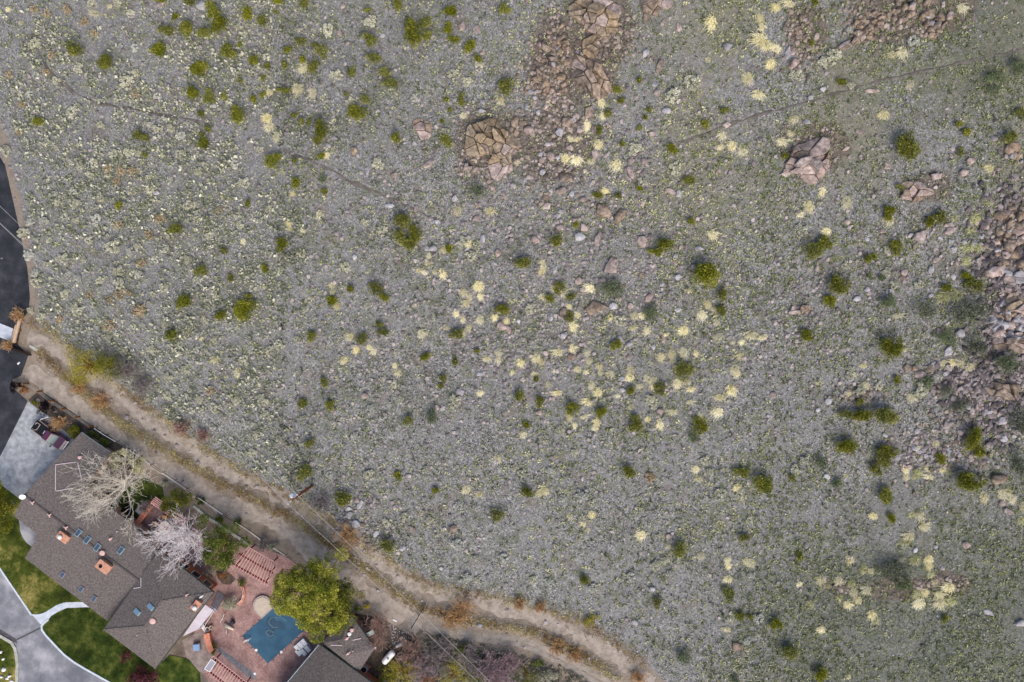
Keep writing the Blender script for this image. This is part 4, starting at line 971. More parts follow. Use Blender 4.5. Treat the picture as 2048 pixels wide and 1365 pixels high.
for p in pts: MB().tube((p.x, p.y, 0), p, 0.04, n=6).build('post', M_GUTTER, pf)
for k, (a, b) in enumerate(zip(pts[:-1], pts[1:])):
    MB().tube(a, b, 0.035, n=6).build('rail', M_WHITE if k % 3 != 2 else M_GUTTER, pf); MB().tube(a - Vector((0, 0, 0.6)), b - Vector((0, 0, 0.6)), 0.03, n=6).build('rail', M_GUTTER, pf)

pb = at(623.5, 972.5); ph_ = 10.2
pt = P(579.5, 996.5, ph_)
pt = Vector((pb.x + (pt.x - pb.x) * 0.12, pb.y + (pt.y - pb.y) * 0.12, ph_))
up = root('utility_pole', pb, 'tall brown wooden utility pole with white transformer by the dirt road', 'utility pole')
MB().tube(pb - Vector((0, 0, 0.3)), pt, 0.2, 0.13, 12).build('shaft', M_POLE, up, smooth=False)
wd = Vector((-0.717, 0.697, 0)); wx = Vector((0.697, 0.717, 0))
MB().beam(pt - wx * 0.9 + Vector((0, 0, -0.35)), pt + wx * 0.9 + Vector((0, 0, -0.35)), 0.1, 0.13).build('crossarm', M_GREY, up)
tc = pt + wd * 0.45 + Vector((0, 0, -1.9)); MB().lathe(tc, [(0.27, 0), (0.29, 0.05), (0.29, 0.9), (0.31, 0.93), (0.2, 1.0), (0.02, 1.05)], 16).build('transformer', mat('transformer_white', C(214, 220, 230), rough=0.5), up)
for e in (-0.85, -0.4, 0.85):
    c = pt + wx * e + Vector((0, 0, -0.28)); MB().lathe(c, [(0.05, 0), (0.08, 0.05), (0.05, 0.09), (0.08, 0.14), (0.04, 0.2)], 10).build('insulator', M_WHITE, up)
MB().beam(pt.lerp(pb, 0.35), pt.lerp(pb, 0.35) + wd * 0.9 + Vector((0, 0, 0.05)), 0.09, 0.09).build('bracket', M_BLACK, up)
def wire(a, b, sag, lab):
    a, b = Vector(a), Vector(b); mb = []; n = 24; pr = None
    for i in range(n + 1):
        t = i / n; p = a.lerp(b, t) - Vector((0, 0, 4 * sag * t * (1 - t)))
        if pr is not None: mb.append((*pr, *p, 0.02, 0.02))
        pr = p
    v, f = tubes_np(mb, 5); c = v.mean(0)
    add('overhead_wire', np_mesh('overhead_wire', v - c, f, material=M_WIRE), tuple(c), label=lab, cat='wire', group='overhead wires on the utility pole')
wz = ph_ - 0.15
for e, (l, r_), lab in ((-0.85, ((-90, 362), (990, 1398)), 'overhead wire on the downhill end of the pole crossarm'), (0.85, ((-68, 348), (1016, 1400)), 'overhead wire on the uphill end of the pole crossarm')):
    s = pt + wx * e + Vector((0, 0, -0.12))
    wire(s, P(*l, wz), 0.5, lab + ', running to the street'); wire(s, P(*r_, wz), 0.5, lab + ', running past the road fork')
wire(pt + wd * 0.1 + Vector((0, 0, -1.2)), P(-60, 392, wz - 1.2), 0.5, 'lower overhead wire strung below the crossarm towards the street')

# ------------------------------------------------------------------ pickup truck
M_TRUCK = mat('maroon_paint', C(72, 30, 58), C(80, 35, 64), scale=0.5, rough=0.3, spec=0.5, coat=0.4)
M_TYRE = mat('tyre_rubber', C(22, 22, 24), rough=0.9); M_CHROME = mat('chrome', C(206, 208, 212), rough=0.25, metal=0.8)
M_WSH = mat('windscreen_glass', C(70, 94, 98), rough=0.25, spec=0.5)
tl = P(106.5, 868.5, 0); tl.z = 0.056; ta = math.atan2(-40, 53)
tk2 = root('pickup_truck', tl, 'maroon pickup truck parked nose-in at the garage, black bed with pale rails', 'pickup truck')
tk2.rotation_euler.z = ta
class TB(MB):
    def build(s, name, m, parent, smooth=False, bevel=0.0, **kw): return add(name, s.mesh(name, m, (0, 0, 0), smooth, bevel), parent=parent, **kw)
def ringx(x, ws, zs): return [(x, -w, z) for w, z in zip(ws, zs)] + [(x, w, z) for w, z in zip(ws[::-1], zs[::-1])]
secs = [(-2.62, .82, .86, .55, .95), (-2.55, .88, .9, .42, 1.02), (-0.55, .9, .92, .4, 1.04), (-0.5, .9, .92, .4, 1.06), (0.95, .9, .93, .4, 1.08), (1.4, .9, .92, .42, 1.06), (2.3, .88, .88, .45, 1.0), (2.6, .8, .82, .5, .9)]
bd = TB().rings([ringx(x, (w0_ * .96, w0_, w1_, w1_ * .9), (zb, (zb + zt) / 2, zt - .08, zt)) for x, w0_, w1_, zb, zt in secs]).build('body', M_TRUCK, tk2)
TB().rings([[(x, y, z) for x, y in ((-.62, -.8), (1.35, -.8), (1.35, .8), (-.62, .8))] if False else [(x0, -w, z), (x1, -w, z), (x1, w, z), (x0, w, z)] for x0, x1, w, z in ((-.6, 1.32, .84, 1.05), (-.52, 1.0, .78, 1.35), (-.42, .55, .68, 1.66), (-.34, .45, .62, 1.72))]).build('cab', M_TRUCK, tk2, bevel=0.03)
TB().rings([[(1.33, -.74, 1.10), (1.33, .74, 1.10), (0.60, .62, 1.67), (0.60, -.62, 1.67)], [(1.37, -.74, 1.12), (1.37, .74, 1.12), (0.64, .62, 1.69), (0.64, -.62, 1.69)]]).build('windshield', M_WSH, tk2)
TB().rings([[(-.60, -.66, 1.16), (-.60, .66, 1.16), (-.46, .58, 1.6), (-.46, -.58, 1.6)], [(-.63, -.66, 1.16), (-.63, .66, 1.16), (-.49, .58, 1.6), (-.49, -.58, 1.6)]]).build('rear_window', M_DARKGLASS, tk2)
for s in (-1, 1):
    TB().rings([[(-.45, s * .825, 1.1), (1.15, s * .825, 1.1), (.55, s * .71, 1.58), (-.38, s * .71, 1.58)], [(-.45, s * .845, 1.1), (1.15, s * .845, 1.1), (.55, s * .73, 1.58), (-.38, s * .73, 1.58)]]).build('side_window', M_DARKGLASS, tk2)
    TB().box((1.2, s * 1.05, 1.2), .16, .28, .18).build('mirror', M_BLACK, tk2, bevel=0.03)
    TB().box((2.56, s * .62, .78), .12, .34, .2).build('headlight', mat('headlight_glass', C(220, 222, 226), rough=0.15) if s < 0 else bpy.data.materials['headlight_glass'], tk2, bevel=0.02)
    TB().box((-1.6, s * .85, 1.13), 1.9, .05, .07).build('bed_rail', M_SPARIM, tk2)
    for x in (-1.65, 1.75):
        w = TB().lathe((x, s * .72, .36), [(.22, -.11), (.35, -.1), (.36, -.05), (.36, .05), (.35, .1), (.22, .11)], 18, (0, 1, 0)).build('wheel', M_TYRE, tk2)
        add('rim', TB().lathe((x, s * .72, .36), [(.2, -.115), (.21, 0), (.2, .115)], 14, (0, 1, 0)).mesh('rim', M_CHROME), parent=w)
TB().box((-1.58, 0, 1.08), 1.98, 1.56, .06).build('bed_liner', M_BLACK, tk2)
hp = [(-2.4, .1, 1.16), (-2.3, .5, 1.3), (-1.75, .55, 1.32), (-1.7, -.35, 1.32), (-2.05, -.62, 1.3), (-2.45, -.62, 1.16)]
mb = TB()
for a, b in zip(hp[:-1], hp[1:]): mb.tube(a, b, .05, n=6)
mb.build('bed_hoop', M_SPARIM, tk2)
TB().box((-.72, -.05, 1.13), .12, .5, .12).build('third_brake_light', M_WHITE, tk2)
TB().box((2.6, 0, .5), .1, 1.46, .16).build('bumper', M_CHROME, tk2, bevel=0.03)
TB().box((-2.68, 0, .52), .14, 1.5, .16).build('bumper', M_CHROME, tk2, bevel=0.03)
lr = root('pipe_rack', P(83, 843, 0), 'bent pale pipe rack standing behind the pickup truck bed', 'rack')
a, b, c_ = P(79, 847, 0.06), P(81.5, 839, 1.5), P(96, 834.5, 1.5); d_ = P(97, 836, 0.06)
for p, q in ((a, b), (b, c_), (c_, d_), (P(86, 841, 0.06), P(84.5, 838, 1.45))): MB().tube(p, q, 0.04, n=6).build('pipe', M_WHITE, lr)

# ------------------------------------------------------------------ trees and garden shrubs
def grow(g, base, height, spread, n1, trunk_r, lean=(0, 0), levels=3, trunk_h=0.25, droop=0.0, twig=0.012):
    segs = []
    def branch(p, d, L, r, lv):
        n = 4 if lv > 1 else 3
        q = p.copy(); dd = d.copy(); kids = []
        for i in range(n):
            dd = unit(dd + g.normal(size=3) * (0.16 if lv > 1 else 0.24) + np.array([0, 0, 0.07 - droop]))
            q2 = q + dd * L / n; r2 = max(twig, r * (1 - 0.62 * (i + 1) / n)); r1_ = max(twig, r * (1 - 0.62 * i / n))
            segs.append((*q, *q2, r1_, r2)); q = q2
            if lv > 0:
                m = 2 if i == n - 1 else 1
                for _ in range(m): kids.append((q.copy(), dd.copy(), r2))
        if lv > 0:
            for (kp, kd, kr) in kids:
                a = unit(g.normal(size=3)); nd = unit(kd * 0.85 + a * 0.75 + np.array([0, 0, 0.12]))
                branch(kp, nd, L * g.uniform(0.42, 0.68), kr * 0.7, lv - 1)
    b = np.array(base, float); tt = b + np.array([lean[0], lean[1], height * trunk_h]); segs.append((*(b - [0, 0, 0.2]), *tt, trunk_r, trunk_r * 0.8))
    for k in range(n1):
        a = 2 * math.pi * k / n1 + g.normal() * 0.25; e = g.uniform(0.35, 1.0)
        d = unit(np.array([math.cos(a) * spread * e, math.sin(a) * spread * e, height * (1 - trunk_h) * (1.1 - 0.45 * e)]))
        branch(tt, d, math.hypot(spread * e, height * (0.85 - trunk_h * 0.6)) * 0.78, trunk_r * 0.45, levels)
    return segs
def bare_tree(name, px, py, height, spread, n1, tr, m, label, seed, lean=(0, 0), levels=3, cat='tree', group=None, mt=None, twig=0.013):
    g = np.random.default_rng(seed); b = P(px, py); o = root(name, b, label, cat, group)
    s = grow(g, (0, 0, 0), height, spread, n1, tr, lean, levels, twig=twig)
    for nm, ss, k in (('trunk', s[:1], 8), ('branches', s[1:], 4)):
        v, f = tubes_np(ss, k); add(nm, np_mesh(nm, v, f, material=m), parent=o)
M_BARE1 = mat('pale_tan_bark', C(200, 188, 168), C(244, 236, 224), scale=1.5, rough=0.9)
M_BARE2 = mat('pinkish_white_bark', C(218, 208, 208), C(252, 246, 246), scale=1.5, rough=0.9)
M_BARE3 = mat('rosy_twigs', C(150, 118, 106), C(186, 154, 142), scale=2, rough=0.9)
M_BARE4 = mat('grey_twigs', C(126, 116, 114), C(164, 152, 150), scale=2, rough=0.9)
M_BARE5 = mat('orange_dry_stems', C(168, 128, 88), C(214, 178, 130), scale=2, rough=0.9)
M_BARE6 = mat('mauve_twigs', C(150, 126, 130), C(190, 164, 166), scale=2, rough=0.9)
bare_tree('bare_tree', 264, 962, 7.2, 3.7, 13, 0.2, M_BARE1, 'large bare tree with pale tan branches spreading over the house roof', 901, levels=3)
bare_tree('bare_tree', 384, 1064, 5.6, 3.4, 18, 0.16, M_BARE2, 'bare tree with pinkish white branches over the brick terrace', 902, levels=3)
def leafy_tree(name, px, py, zc, rx, ry, rz, n, size, m, label, seed, kclump=40, cr=0.27, bark=None, cat='tree', asp=0.4, group=None):
    g = np.random.default_rng(seed); cc = P(px, py, zc); b = Vector((cc.x, cc.y, 0)); o = root(name, b, label, cat, group)
    cl = []
    for k in range(kclump):
        d = unit(g.normal(size=3)); d[2] = abs(d[2]) * 1.0 - 0.25; e = 0.45 + 0.5 * g.random() ** 0.6
        wob = 1 + 0.24 * math.sin(3 * math.atan2(d[1], d[0]) + seed) + 0.1 * math.sin(5 * math.atan2(d[1], d[0]) + 2 * seed)
        cl.append((d[0] * e * rx * wob, d[1] * e * ry * wob, zc + d[2] * e * rz, cr * min(rx, ry) * g.uniform(0.6, 1.25)))
    add('crown', np_mesh('crown', *leaves(g, cl, n, size, asp=asp, up=0.15, out=0.6, fill=0.55), material=m), parent=o)
    segs = [(0, 0, -0.2, 0, 0, zc - rz * 0.3, 0.045 * rx + 0.05, 0.03 * rx + 0.03)]
    for c in cl[::2]: segs.append((0, 0, max(0.1, zc - rz * 0.5), c[0], c[1], c[2], 0.03 * rx + 0.02, 0.015))
    v, f = tubes_np(segs, 6); add('trunk', np_mesh('trunk', v, f, material=bark or M_POST), parent=o)
M_EVER = leafmat('evergreen_needles', C(80, 96, 28), C(150, 156, 56), C(222, 210, 104), rand=0.0)
M_DGREEN = leafmat('deep_green_leaves', C(54, 72, 20), C(98, 114, 40), C(148, 154, 72), rand=0.05)
M_OLIVE = leafmat('olive_garden_leaves', C(70, 76, 20), C(114, 118, 38), C(160, 156, 66), rand=0.05)
M_YELLOW = leafmat('yellow_green_leaves', C(128, 122, 30), C(174, 164, 54), C(208, 194, 88), rand=0.05)
M_BLOSSOM = leafmat('cream_blossom', C(156, 152, 112), C(206, 200, 156), C(236, 230, 196), rand=0.05)
M_PURPLE = leafmat('purple_leaves', C(62, 30, 36), C(104, 56, 66), C(142, 86, 94), rand=0.05)
M_BLACKLEAF = leafmat('blackish_purple_leaves', C(16, 10, 16), C(30, 20, 28), C(52, 36, 44), rand=0.05)
M_ORANGE = leafmat('orange_stems', C(128, 86, 54), C(168, 120, 80), C(196, 152, 108), rand=0.05)
M_FEATHER = leafmat('feathery_grey_leaves', C(142, 142, 118), C(184, 182, 158), C(216, 212, 190), rand=0.05)
leafy_tree('evergreen_tree', 626, 1190, 6.2, 5.1, 5.6, 5.0, 36000, 0.34, M_EVER, 'big fluffy yellow-green evergreen tree beside the covered pool', 5, 130, 0.19, asp=0.24)
leafy_tree('evergreen_tree', 676, 1207, 4.4, 3.0, 3.8, 3.2, 12000, 0.28, M_OLIVE, 'lower olive evergreen growing against the big fluffy tree', 6, 50, 0.26, asp=0.28)
leafy_tree('garden_tree', 445, 1082, 3.4, 2.9, 3.7, 2.6, 12000, 0.22, M_DGREEN, 'dense green tree between the bare tree and the red pergola', 7, 40, 0.27)
leafy_tree('garden_tree', 352, 1000, 2.4, 2.2, 2.0, 1.6, 5000, 0.2, M_OLIVE, 'olive green tree behind the brick terrace', 8, 26, 0.3)
leafy_tree('garden_tree', 0, 1025, 3.0, 1.9, 4.0, 2.4, 6500, 0.24, M_OLIVE, 'yellow-olive trees in the side lawn beside the garage', 9, 34, 0.34)
leafy_tree('blossom_shrub', 250, 918, 1.8, 2.3, 1.5, 1.2, 2600, 0.22, M_BLOSSOM, 'cream blossoming shrub at the garage gutter corner', 10, 26, 0.28, M_BARE1, 'shrub', 0.5)
leafy_tree('blossom_shrub', 275, 936, 1.6, 1.3, 1.2, 1.0, 1300, 0.22, M_BLOSSOM, 'smaller cream blossoming shrub beside the lawn', 11, 16, 0.3, M_BARE1, 'shrub', 0.5)
def gshrub(px, py, rx, ry, h, m, label, seed, n=900, size=0.2, asp=0.4, k=14):
    leafy_tree('garden_shrub', px, py, h * 0.5, rx / S, ry / S, h * 0.55, n, size, m, label, seed, k, 0.4, M_POST, 'shrub', asp)
gshrub(34, 775, 13, 13, 1.6, M_BLACKLEAF, 'nearly black round shrub at the street corner', 20); gshrub(92, 816, 15, 15, 1.8, M_BLACKLEAF, 'nearly black round shrub at the driveway edge', 21, 1200)
gshrub(50, 780, 10, 8, 0.9, M_ORANGE, 'rusty shrub beside the black street corner shrub', 22, 600); gshrub(72, 806, 9, 6, 0.8, M_OLIVE, 'small olive shrub at the driveway tip', 24, 400)
gshrub(147, 864, 17, 14, 1.3, M_OLIVE, 'bright olive shrub between truck and garage', 25, 1300); gshrub(183, 872, 14, 11, 1.3, M_DGREEN, 'dark green hedge shrub along the garage gutter', 26, 1100); gshrub(208, 888, 15, 11, 1.3, M_DGREEN, 'dark green hedge shrub at the end of the garage gutter', 27, 1100)
gshrub(286, 1352, 30, 16, 1.6, M_PURPLE, 'wide purple-leaved shrub at the roof corner', 28, 3600, 0.2, 0.4, 46); gshrub(460, 1205, 19, 17, 1.2, M_FEATHER, 'feathery grey-green shrub inside the curved railing', 29, 1800, 0.3, 0.16)
gshrub(420, 1147, 15, 10, 0.8, M_FEATHER, 'pale twiggy shrub beside the rust wall', 30, 600, 0.16, 0.3); gshrub(450, 1152, 16, 9, 0.5, M_BARE5 and M_ORANGE, 'low dried brown planting in the leaf-shaped bed', 31, 500, 0.12)
gshrub(483, 1166, 7, 7, 1.0, M_DGREEN, 'small dark green shrub at the top of the curved railing', 32, 400); gshrub(476, 1104 - 60, 9, 9, 0.9, M_DGREEN, 'dark green shrub behind the pipe fence', 33, 500)
gshrub(545, 1094, 14, 10, 1.0, M_FEATHER, 'grey spiky shrub above the red pergola', 34, 900, 0.3, 0.14); gshrub(716, 1216, 8, 6, 0.9, M_DGREEN, 'dark green shrub at the small hipped roof tip', 35, 500); gshrub(733, 1212, 6, 6, 0.8, M_YELLOW, 'small yellow shrub beside the rosy bare shrub', 36, 350)
gshrub(427, 1297, 8, 12, 0.8, M_OLIVE, 'low planting behind the curved orange-brown wall', 37, 500); gshrub(400, 1012 - 10, 11, 8, 0.8, M_DGREEN, 'low green shrub beside the pale retaining edge', 38, 600); gshrub(255, 1310, 17, 13, 0.9, M_PURPLE, 'thin dark round shrub in the lawn beside the hipped roof', 39, 500)
gshrub(330, 968, 9, 7, 0.9, M_FEATHER, 'grey spiky shrub at the edge of the back lawn', 40, 500, 0.3, 0.15); gshrub(440, 1040, 9, 7, 0.8, M_DGREEN, 'low dark shrub below the pale retaining edge', 41, 500)
def dry_shrub(px, py, r, h, m, label, seed, n1=26, lv=2, tw=0.02):
    bare_tree('dry_shrub', px, py, h, r / S, n1, 0.05, m, label, seed, levels=lv, cat='shrub', twig=tw)
for t in [(755, 1250, 33, 2.4, M_BARE3, 'rosy bare shrub spreading beside the small hipped roof', 1), (822, 1292, 30, 2.0, M_BARE3, 'rosy bare shrub beside the white propane tank', 2), (868, 1316, 34, 2.0, M_BARE4, 'grey bare shrub between two yellow-green roadside shrubs', 3),
          (840, 1330, 26, 1.8, M_BARE6, 'mauve-grey bare shrub behind the rosy shrub by the tank', 31), (1020, 1320, 26, 1.8, M_BARE6, 'mauve bare shrub closest to the wheel track bend', 32), (960, 1325, 24, 1.6, M_BARE4, 'grey bare shrub crowded between mauve shrubs', 33), (890, 1290, 22, 1.3, M_BARE4, 'low grey bare shrub at the track junction', 34), (985, 1325, 34, 2.2, M_BARE6, 'mauve bare shrub beside the lower wheel track', 4), (940, 1300, 24, 1.6, M_BARE4, 'grey bare shrub under the overhead wires', 5), (1000, 1352, 26, 2.0, M_BARE6, 'mauve bare shrub next to a yellow-green mound', 6),
          (262, 742, 26, 1.5, M_BARE4, 'grey bare shrub beside the wide yellow-green roadside shrub', 7), (292, 770, 22, 1.2, M_BARE4, 'low grey bare shrub at the hillside foot', 8), (125, 845, 16, 1.4, M_BARE5, 'orange ornamental shrub beside the pickup truck', 9),
          (44, 631, 15, 1.0, M_BARE5, 'orange dry grass clump at the upper end of the timber barrier', 10), (22, 691, 11, 0.9, M_BARE5, 'orange dry grass clump at the lower end of the timber barrier', 11), (697, 1070, 24, 1.1, M_BARE5, 'orange dry shrub at the upper dirt road edge', 12),
          (645, 1005, 24, 1.1, M_BARE4, 'grey-brown dry shrub at the foot of the utility pole', 13), (905, 1235, 30, 0.9, M_BARE5, 'spreading orange dry shrub in the road fork', 14), (925, 1215, 26, 0.8, M_BARE5, 'orange dry growth along the upper road verge', 15),
          (1115, 1290, 20, 0.8, M_BARE5, 'rust-coloured dry growth between the wheel tracks', 16), (1150, 1305, 16, 0.7, M_BARE5, 'small rust-coloured dry shrub between road and tracks', 17), (1275, 1352, 16, 0.7, M_BARE5, 'orange dry grass at the upper road bend', 18),
          (1040, 1205, 13, 0.6, M_BARE5, 'orange dry tuft on the uphill road verge', 19), (1080, 1212, 12, 0.6, M_BARE5, 'small orange dry tuft further along the uphill road verge', 20), (365, 855, 18, 0.9, M_BARE3, 'rosy dry shrub at the hillside foot', 21), (410, 870, 16, 0.8, M_BARE3, 'small rosy dry shrub beside an olive bush', 22),
          (205, 800, 20, 0.8, M_BARE5, 'rusty dry growth on the verge between the two dirt roads', 23), (165, 775, 16, 0.7, M_BARE5, 'orange dry verge growth below the yellow-green roadside shrub', 24), (300, 1010, 14, 1.6, M_BARE4, 'thin bare shrub beside the orange coping wall', 25), (530, 1085, 12, 1.0, M_BARE4, 'grey twiggy shrub behind the red pergola', 26)]:
    px, py, r, h, m, lab, sd = t; dry_shrub(px, py, r, h, m, lab, 950 + sd)
gshrub(176, 732, 40, 36, 2.2, M_YELLOW, 'wide yellow-green roadside shrub over the upper dirt road', 51, 5200, 0.2, 0.26, 40); gshrub(216, 732, 32, 32, 2.2, M_OLIVE, 'brownish olive shrub merging with the wide yellow-green roadside shrub', 52, 3600, 0.2, 0.3, 34)
gshrub(808, 1345, 40, 28, 2.2, M_YELLOW, 'yellow-green shrub below the white propane tank', 53, 2600, 0.2, 0.25, 20); gshrub(907, 1350, 34, 30, 2.2, M_YELLOW, 'yellow-green shrub under the overhead wires', 54, 2400, 0.2, 0.25, 20); gshrub(1050, 1345, 32, 24, 1.8, M_OLIVE, 'olive mound beside the lower wheel track', 55, 1800, 0.22, 0.2, 16)
gshrub(768, 1352, 18, 18, 1.6, M_OLIVE, 'olive shrub against the gravel yard below the tank', 58, 1200); gshrub(960, 1352, 22, 16, 1.6, M_OLIVE, 'olive shrub between two mauve bare shrubs', 59, 1200); gshrub(1095, 1352, 20, 14, 1.2, M_FEATHER, 'grey-green sage mound beside the lower wheel track', 60, 900); gshrub(925, 1300, 14, 11, 1.0, M_DGREEN, 'dark green shrub under the overhead wires', 61, 700); gshrub(1075, 1325, 12, 9, 0.9, M_DGREEN, 'small dark green shrub at the wheel track edge', 62, 600)
gshrub(855, 1360, 20, 16, 1.4, M_ORANGE, 'tan dry shrub between two yellow-green shrubs', 56, 700); gshrub(1183, 1240, 20, 12, 0.7, M_YELLOW, 'low yellow-orange shrub on the uphill verge of the dirt road', 57, 700)
for (px, py, r, lab) in ((223, 916, 0.55, 'large rounded pinkish landscape boulder beside the blossom shrub'), (210, 932, 0.6, 'round pinkish landscape boulder under the bare tree'), (204, 943, 0.5, 'smaller pinkish landscape boulder against the garage wall')):
    c = P(px, py); v, f = hull_rock(np.random.default_rng(int(px)), 30, 0.7, 0.08); add('landscape_boulder', np_mesh('landscape_boulder', v * r, f, material=bpy.data.materials['cream_rock']), (c.x, c.y, r * 0.3), label=lab, cat='rock')
for k, (px, py, r) in enumerate(((2, 1303, 0.4), (7, 1318, 0.3), (8, 1338, 0.5), (5, 1352, 0.45), (14, 1357, 0.4), (20, 1352, 0.45), (24, 1362, 0.35))):
    c = P(px, py); v, f = hull_rock(np.random.default_rng(800 + k), 14, 0.6, 0.25); add('white_landscape_rock', np_mesh('white_landscape_rock', v * r, f, material=M_WHITE), (c.x, c.y, 0.06 + r * 0.2), label='white landscape rock on the lawn island inside the weathered kerb', cat='rock', group='white rocks on the lawn island')

# uncountable verge growth and pale stone chips along the roads
gv = np.random.default_rng(71)
def along(line, n, sd, lo=0.0, hi=1.0):
    l = w0(line); seg = np.hypot(*np.diff(l, axis=0).T); cum = np.r_[0, np.cumsum(seg)]; t = gv.uniform(lo, hi, n) * cum[-1]
    x = np.interp(t, cum, l[:, 0]); y = np.interp(t, cum, l[:, 1]); return np.stack([x, y], 1) + gv.normal(size=(n, 2)) * sd
M_VERGE = mat('verge_growth', C(126, 90, 60), C(222, 208, 150), c3=C(160, 146, 100), attr='rnd', ramp=(0.1, 0.9), rough=0.9, spec=0.1)
vt = [blades(np.random.default_rng(700 + k), 10, 1.0, 0.7, 0.08, 0.4, (0, 0), 0.5) for k in range(4)]
bl = [((p[0] - 0) * S + 1024, 682.5 - p[1] * S) for p in BERM]
xy = np.concatenate([along(bl, 3000, 0.4), along([(TOE[i][0] * S + 1024, 682.5 - TOE[i][1] * S) for i in range(5, 15)], 2000, 0.55)])
rn = np.clip(fbm(xy[:, 0] / 3, xy[:, 1] / 3, 77) * 1.5 - 0.2 + 0.2 * gv.normal(size=len(xy)), 0, 1)
scatter('verge_growth', vt, xy, 0.2 + 0.28 * gv.random(len(xy)) ** 2, gv, M_VERGE, rnd=rn, label='straw and rust coloured weeds along the dirt road verges', cat='weeds')
ct = [(*hull_rock(np.random.default_rng(720 + k), 8, 0.6, 0.3), None) for k in range(4)]
xy = np.concatenate([along(bl, 900, 0.6), sample_poly([(775, 1245), (830, 1270), (815, 1290), (785, 1290)], 260, gv), along([(820, 1255), (850, 1270), (960, 1300), (1050, 1320)], 260, 1.3), sample_poly([(1200, 1170), (1290, 1290), (1370, 1365), (1240, 1365), (1215, 1330)], 300, gv), along(UP_ROAD, 250, 0.8), along(LOW_ROAD, 250, 0.9)])
M_CHIP = mat('pale_stone_chips', C(132, 126, 124), C(224, 222, 222), c3=C(180, 176, 176), attr='rnd', ramp=(0.1, 0.9), rough=0.95, spec=0.1)
scatter('stone_chips', ct, xy, 0.05 + 0.14 * gv.random(len(xy)) ** 2, gv, M_CHIP, label='pale stone chips scattered along the roads and gravel yard', cat='stones', sink=-0.2)
# sagebrush flat below the two tracks
xy = sample_poly([(840, 1262), (1000, 1300), (1140, 1340), (1180, 1365), (1180, 1400), (760, 1400), (775, 1330)], 1900, gv)
sv = [leaves(np.random.default_rng(740 + k), [(0, 0, 0.3, 0.6), (0.4, 0.2, 0.2, 0.4)], 22, 0.5, asp=0.4) for k in range(4)]
scatter('roadside_brush', sv, xy, 0.25 + 0.35 * gv.random(len(xy)), gv, mat('roadside_brush', C(86, 88, 72), C(176, 168, 152), c3=C(132, 128, 112), attr='rnd', ramp=(0.1, 0.9), rough=0.9, spec=0.1), label='mixed grey-green brush below the wheel tracks', cat='brush')
# ------------------------------------------------------------------ the hillside: outcrops, boulders, bushes, tufts
ROCKS_T = [plate_rock(rng, 4 + k % 4, 0.42 + 0.08 * (k % 4)) for k in range(14)]
M_ROCKS = {
    'pink': mat('pinkish_stone', C(120, 107, 102), C(186, 168, 160), c3=C(154, 137, 130), scale=1.6, rough=0.9, bump=0.5, bscale=6, rand=0.16, spec=0.15),
    'brown': mat('brown_stone', C(98, 86, 76), C(164, 145, 128), c3=C(131, 115, 101), scale=1.6, rough=0.9, bump=0.5, bscale=6, rand=0.16, spec=0.15),
    'tan': mat('tan_stone', C(108, 95, 80), C(172, 153, 129), c3=C(142, 125, 104), scale=1.8, rough=0.9, bump=0.5, bscale=6, rand=0.14, spec=0.15),
    'grey': mat('grey_stone', C(124, 122, 127), C(180, 176, 177), c3=C(154, 150, 153), scale=1.6, rough=0.9, bump=0.5, bscale=6, rand=0.16, spec=0.15),
    'white': mat('pale_stone', C(140, 139, 143), C(186, 184, 186), scale=2, rough=0.9, bump=0.3, bscale=6, rand=0.1, spec=0.15)}

# landmarks used to single out look-alikes in words
LANDMARKS = [('the tall wooden utility pole', 610, 980), ('the cracked dome-shaped outcrop', 1620, 318), ('the small cracked slab outcrop', 1828, 385), ('the fractured central outcrop', 980, 292),
             ('the pair of leaning boulders', 1224, 428), ('the broad pinkish boulder', 1190, 617), ('the blocky split outcrop', 1180, 152), ('the big orange-brown outcrop', 1195, 40),
             ('the large lone round green bush', 1809, 300), ('the tan timber barrier', 34, 660), ('the bend of the asphalt street', 55, 545), ('the yellow-green roadside shrub', 190, 725),
             ('the rust-ledged outcrop', 1740, 55), ('the dark thorny thicket', 1929, 625), ('the pale ashy gravel patch', 2015, 645), ('the wide low green bush', 1719, 825),
             ('the dark grassy hollow', 1790, 1140), ('the fork of the dirt road', 860, 1225), ('the largest sprawling green bush', 1406, 548), ('the ring-shaped green bush', 815, 472),
             ('the long dark foot trail', 1640, 198)]
ORD = ['closest', 'second closest', 'third closest', 'fourth closest', 'fifth closest']

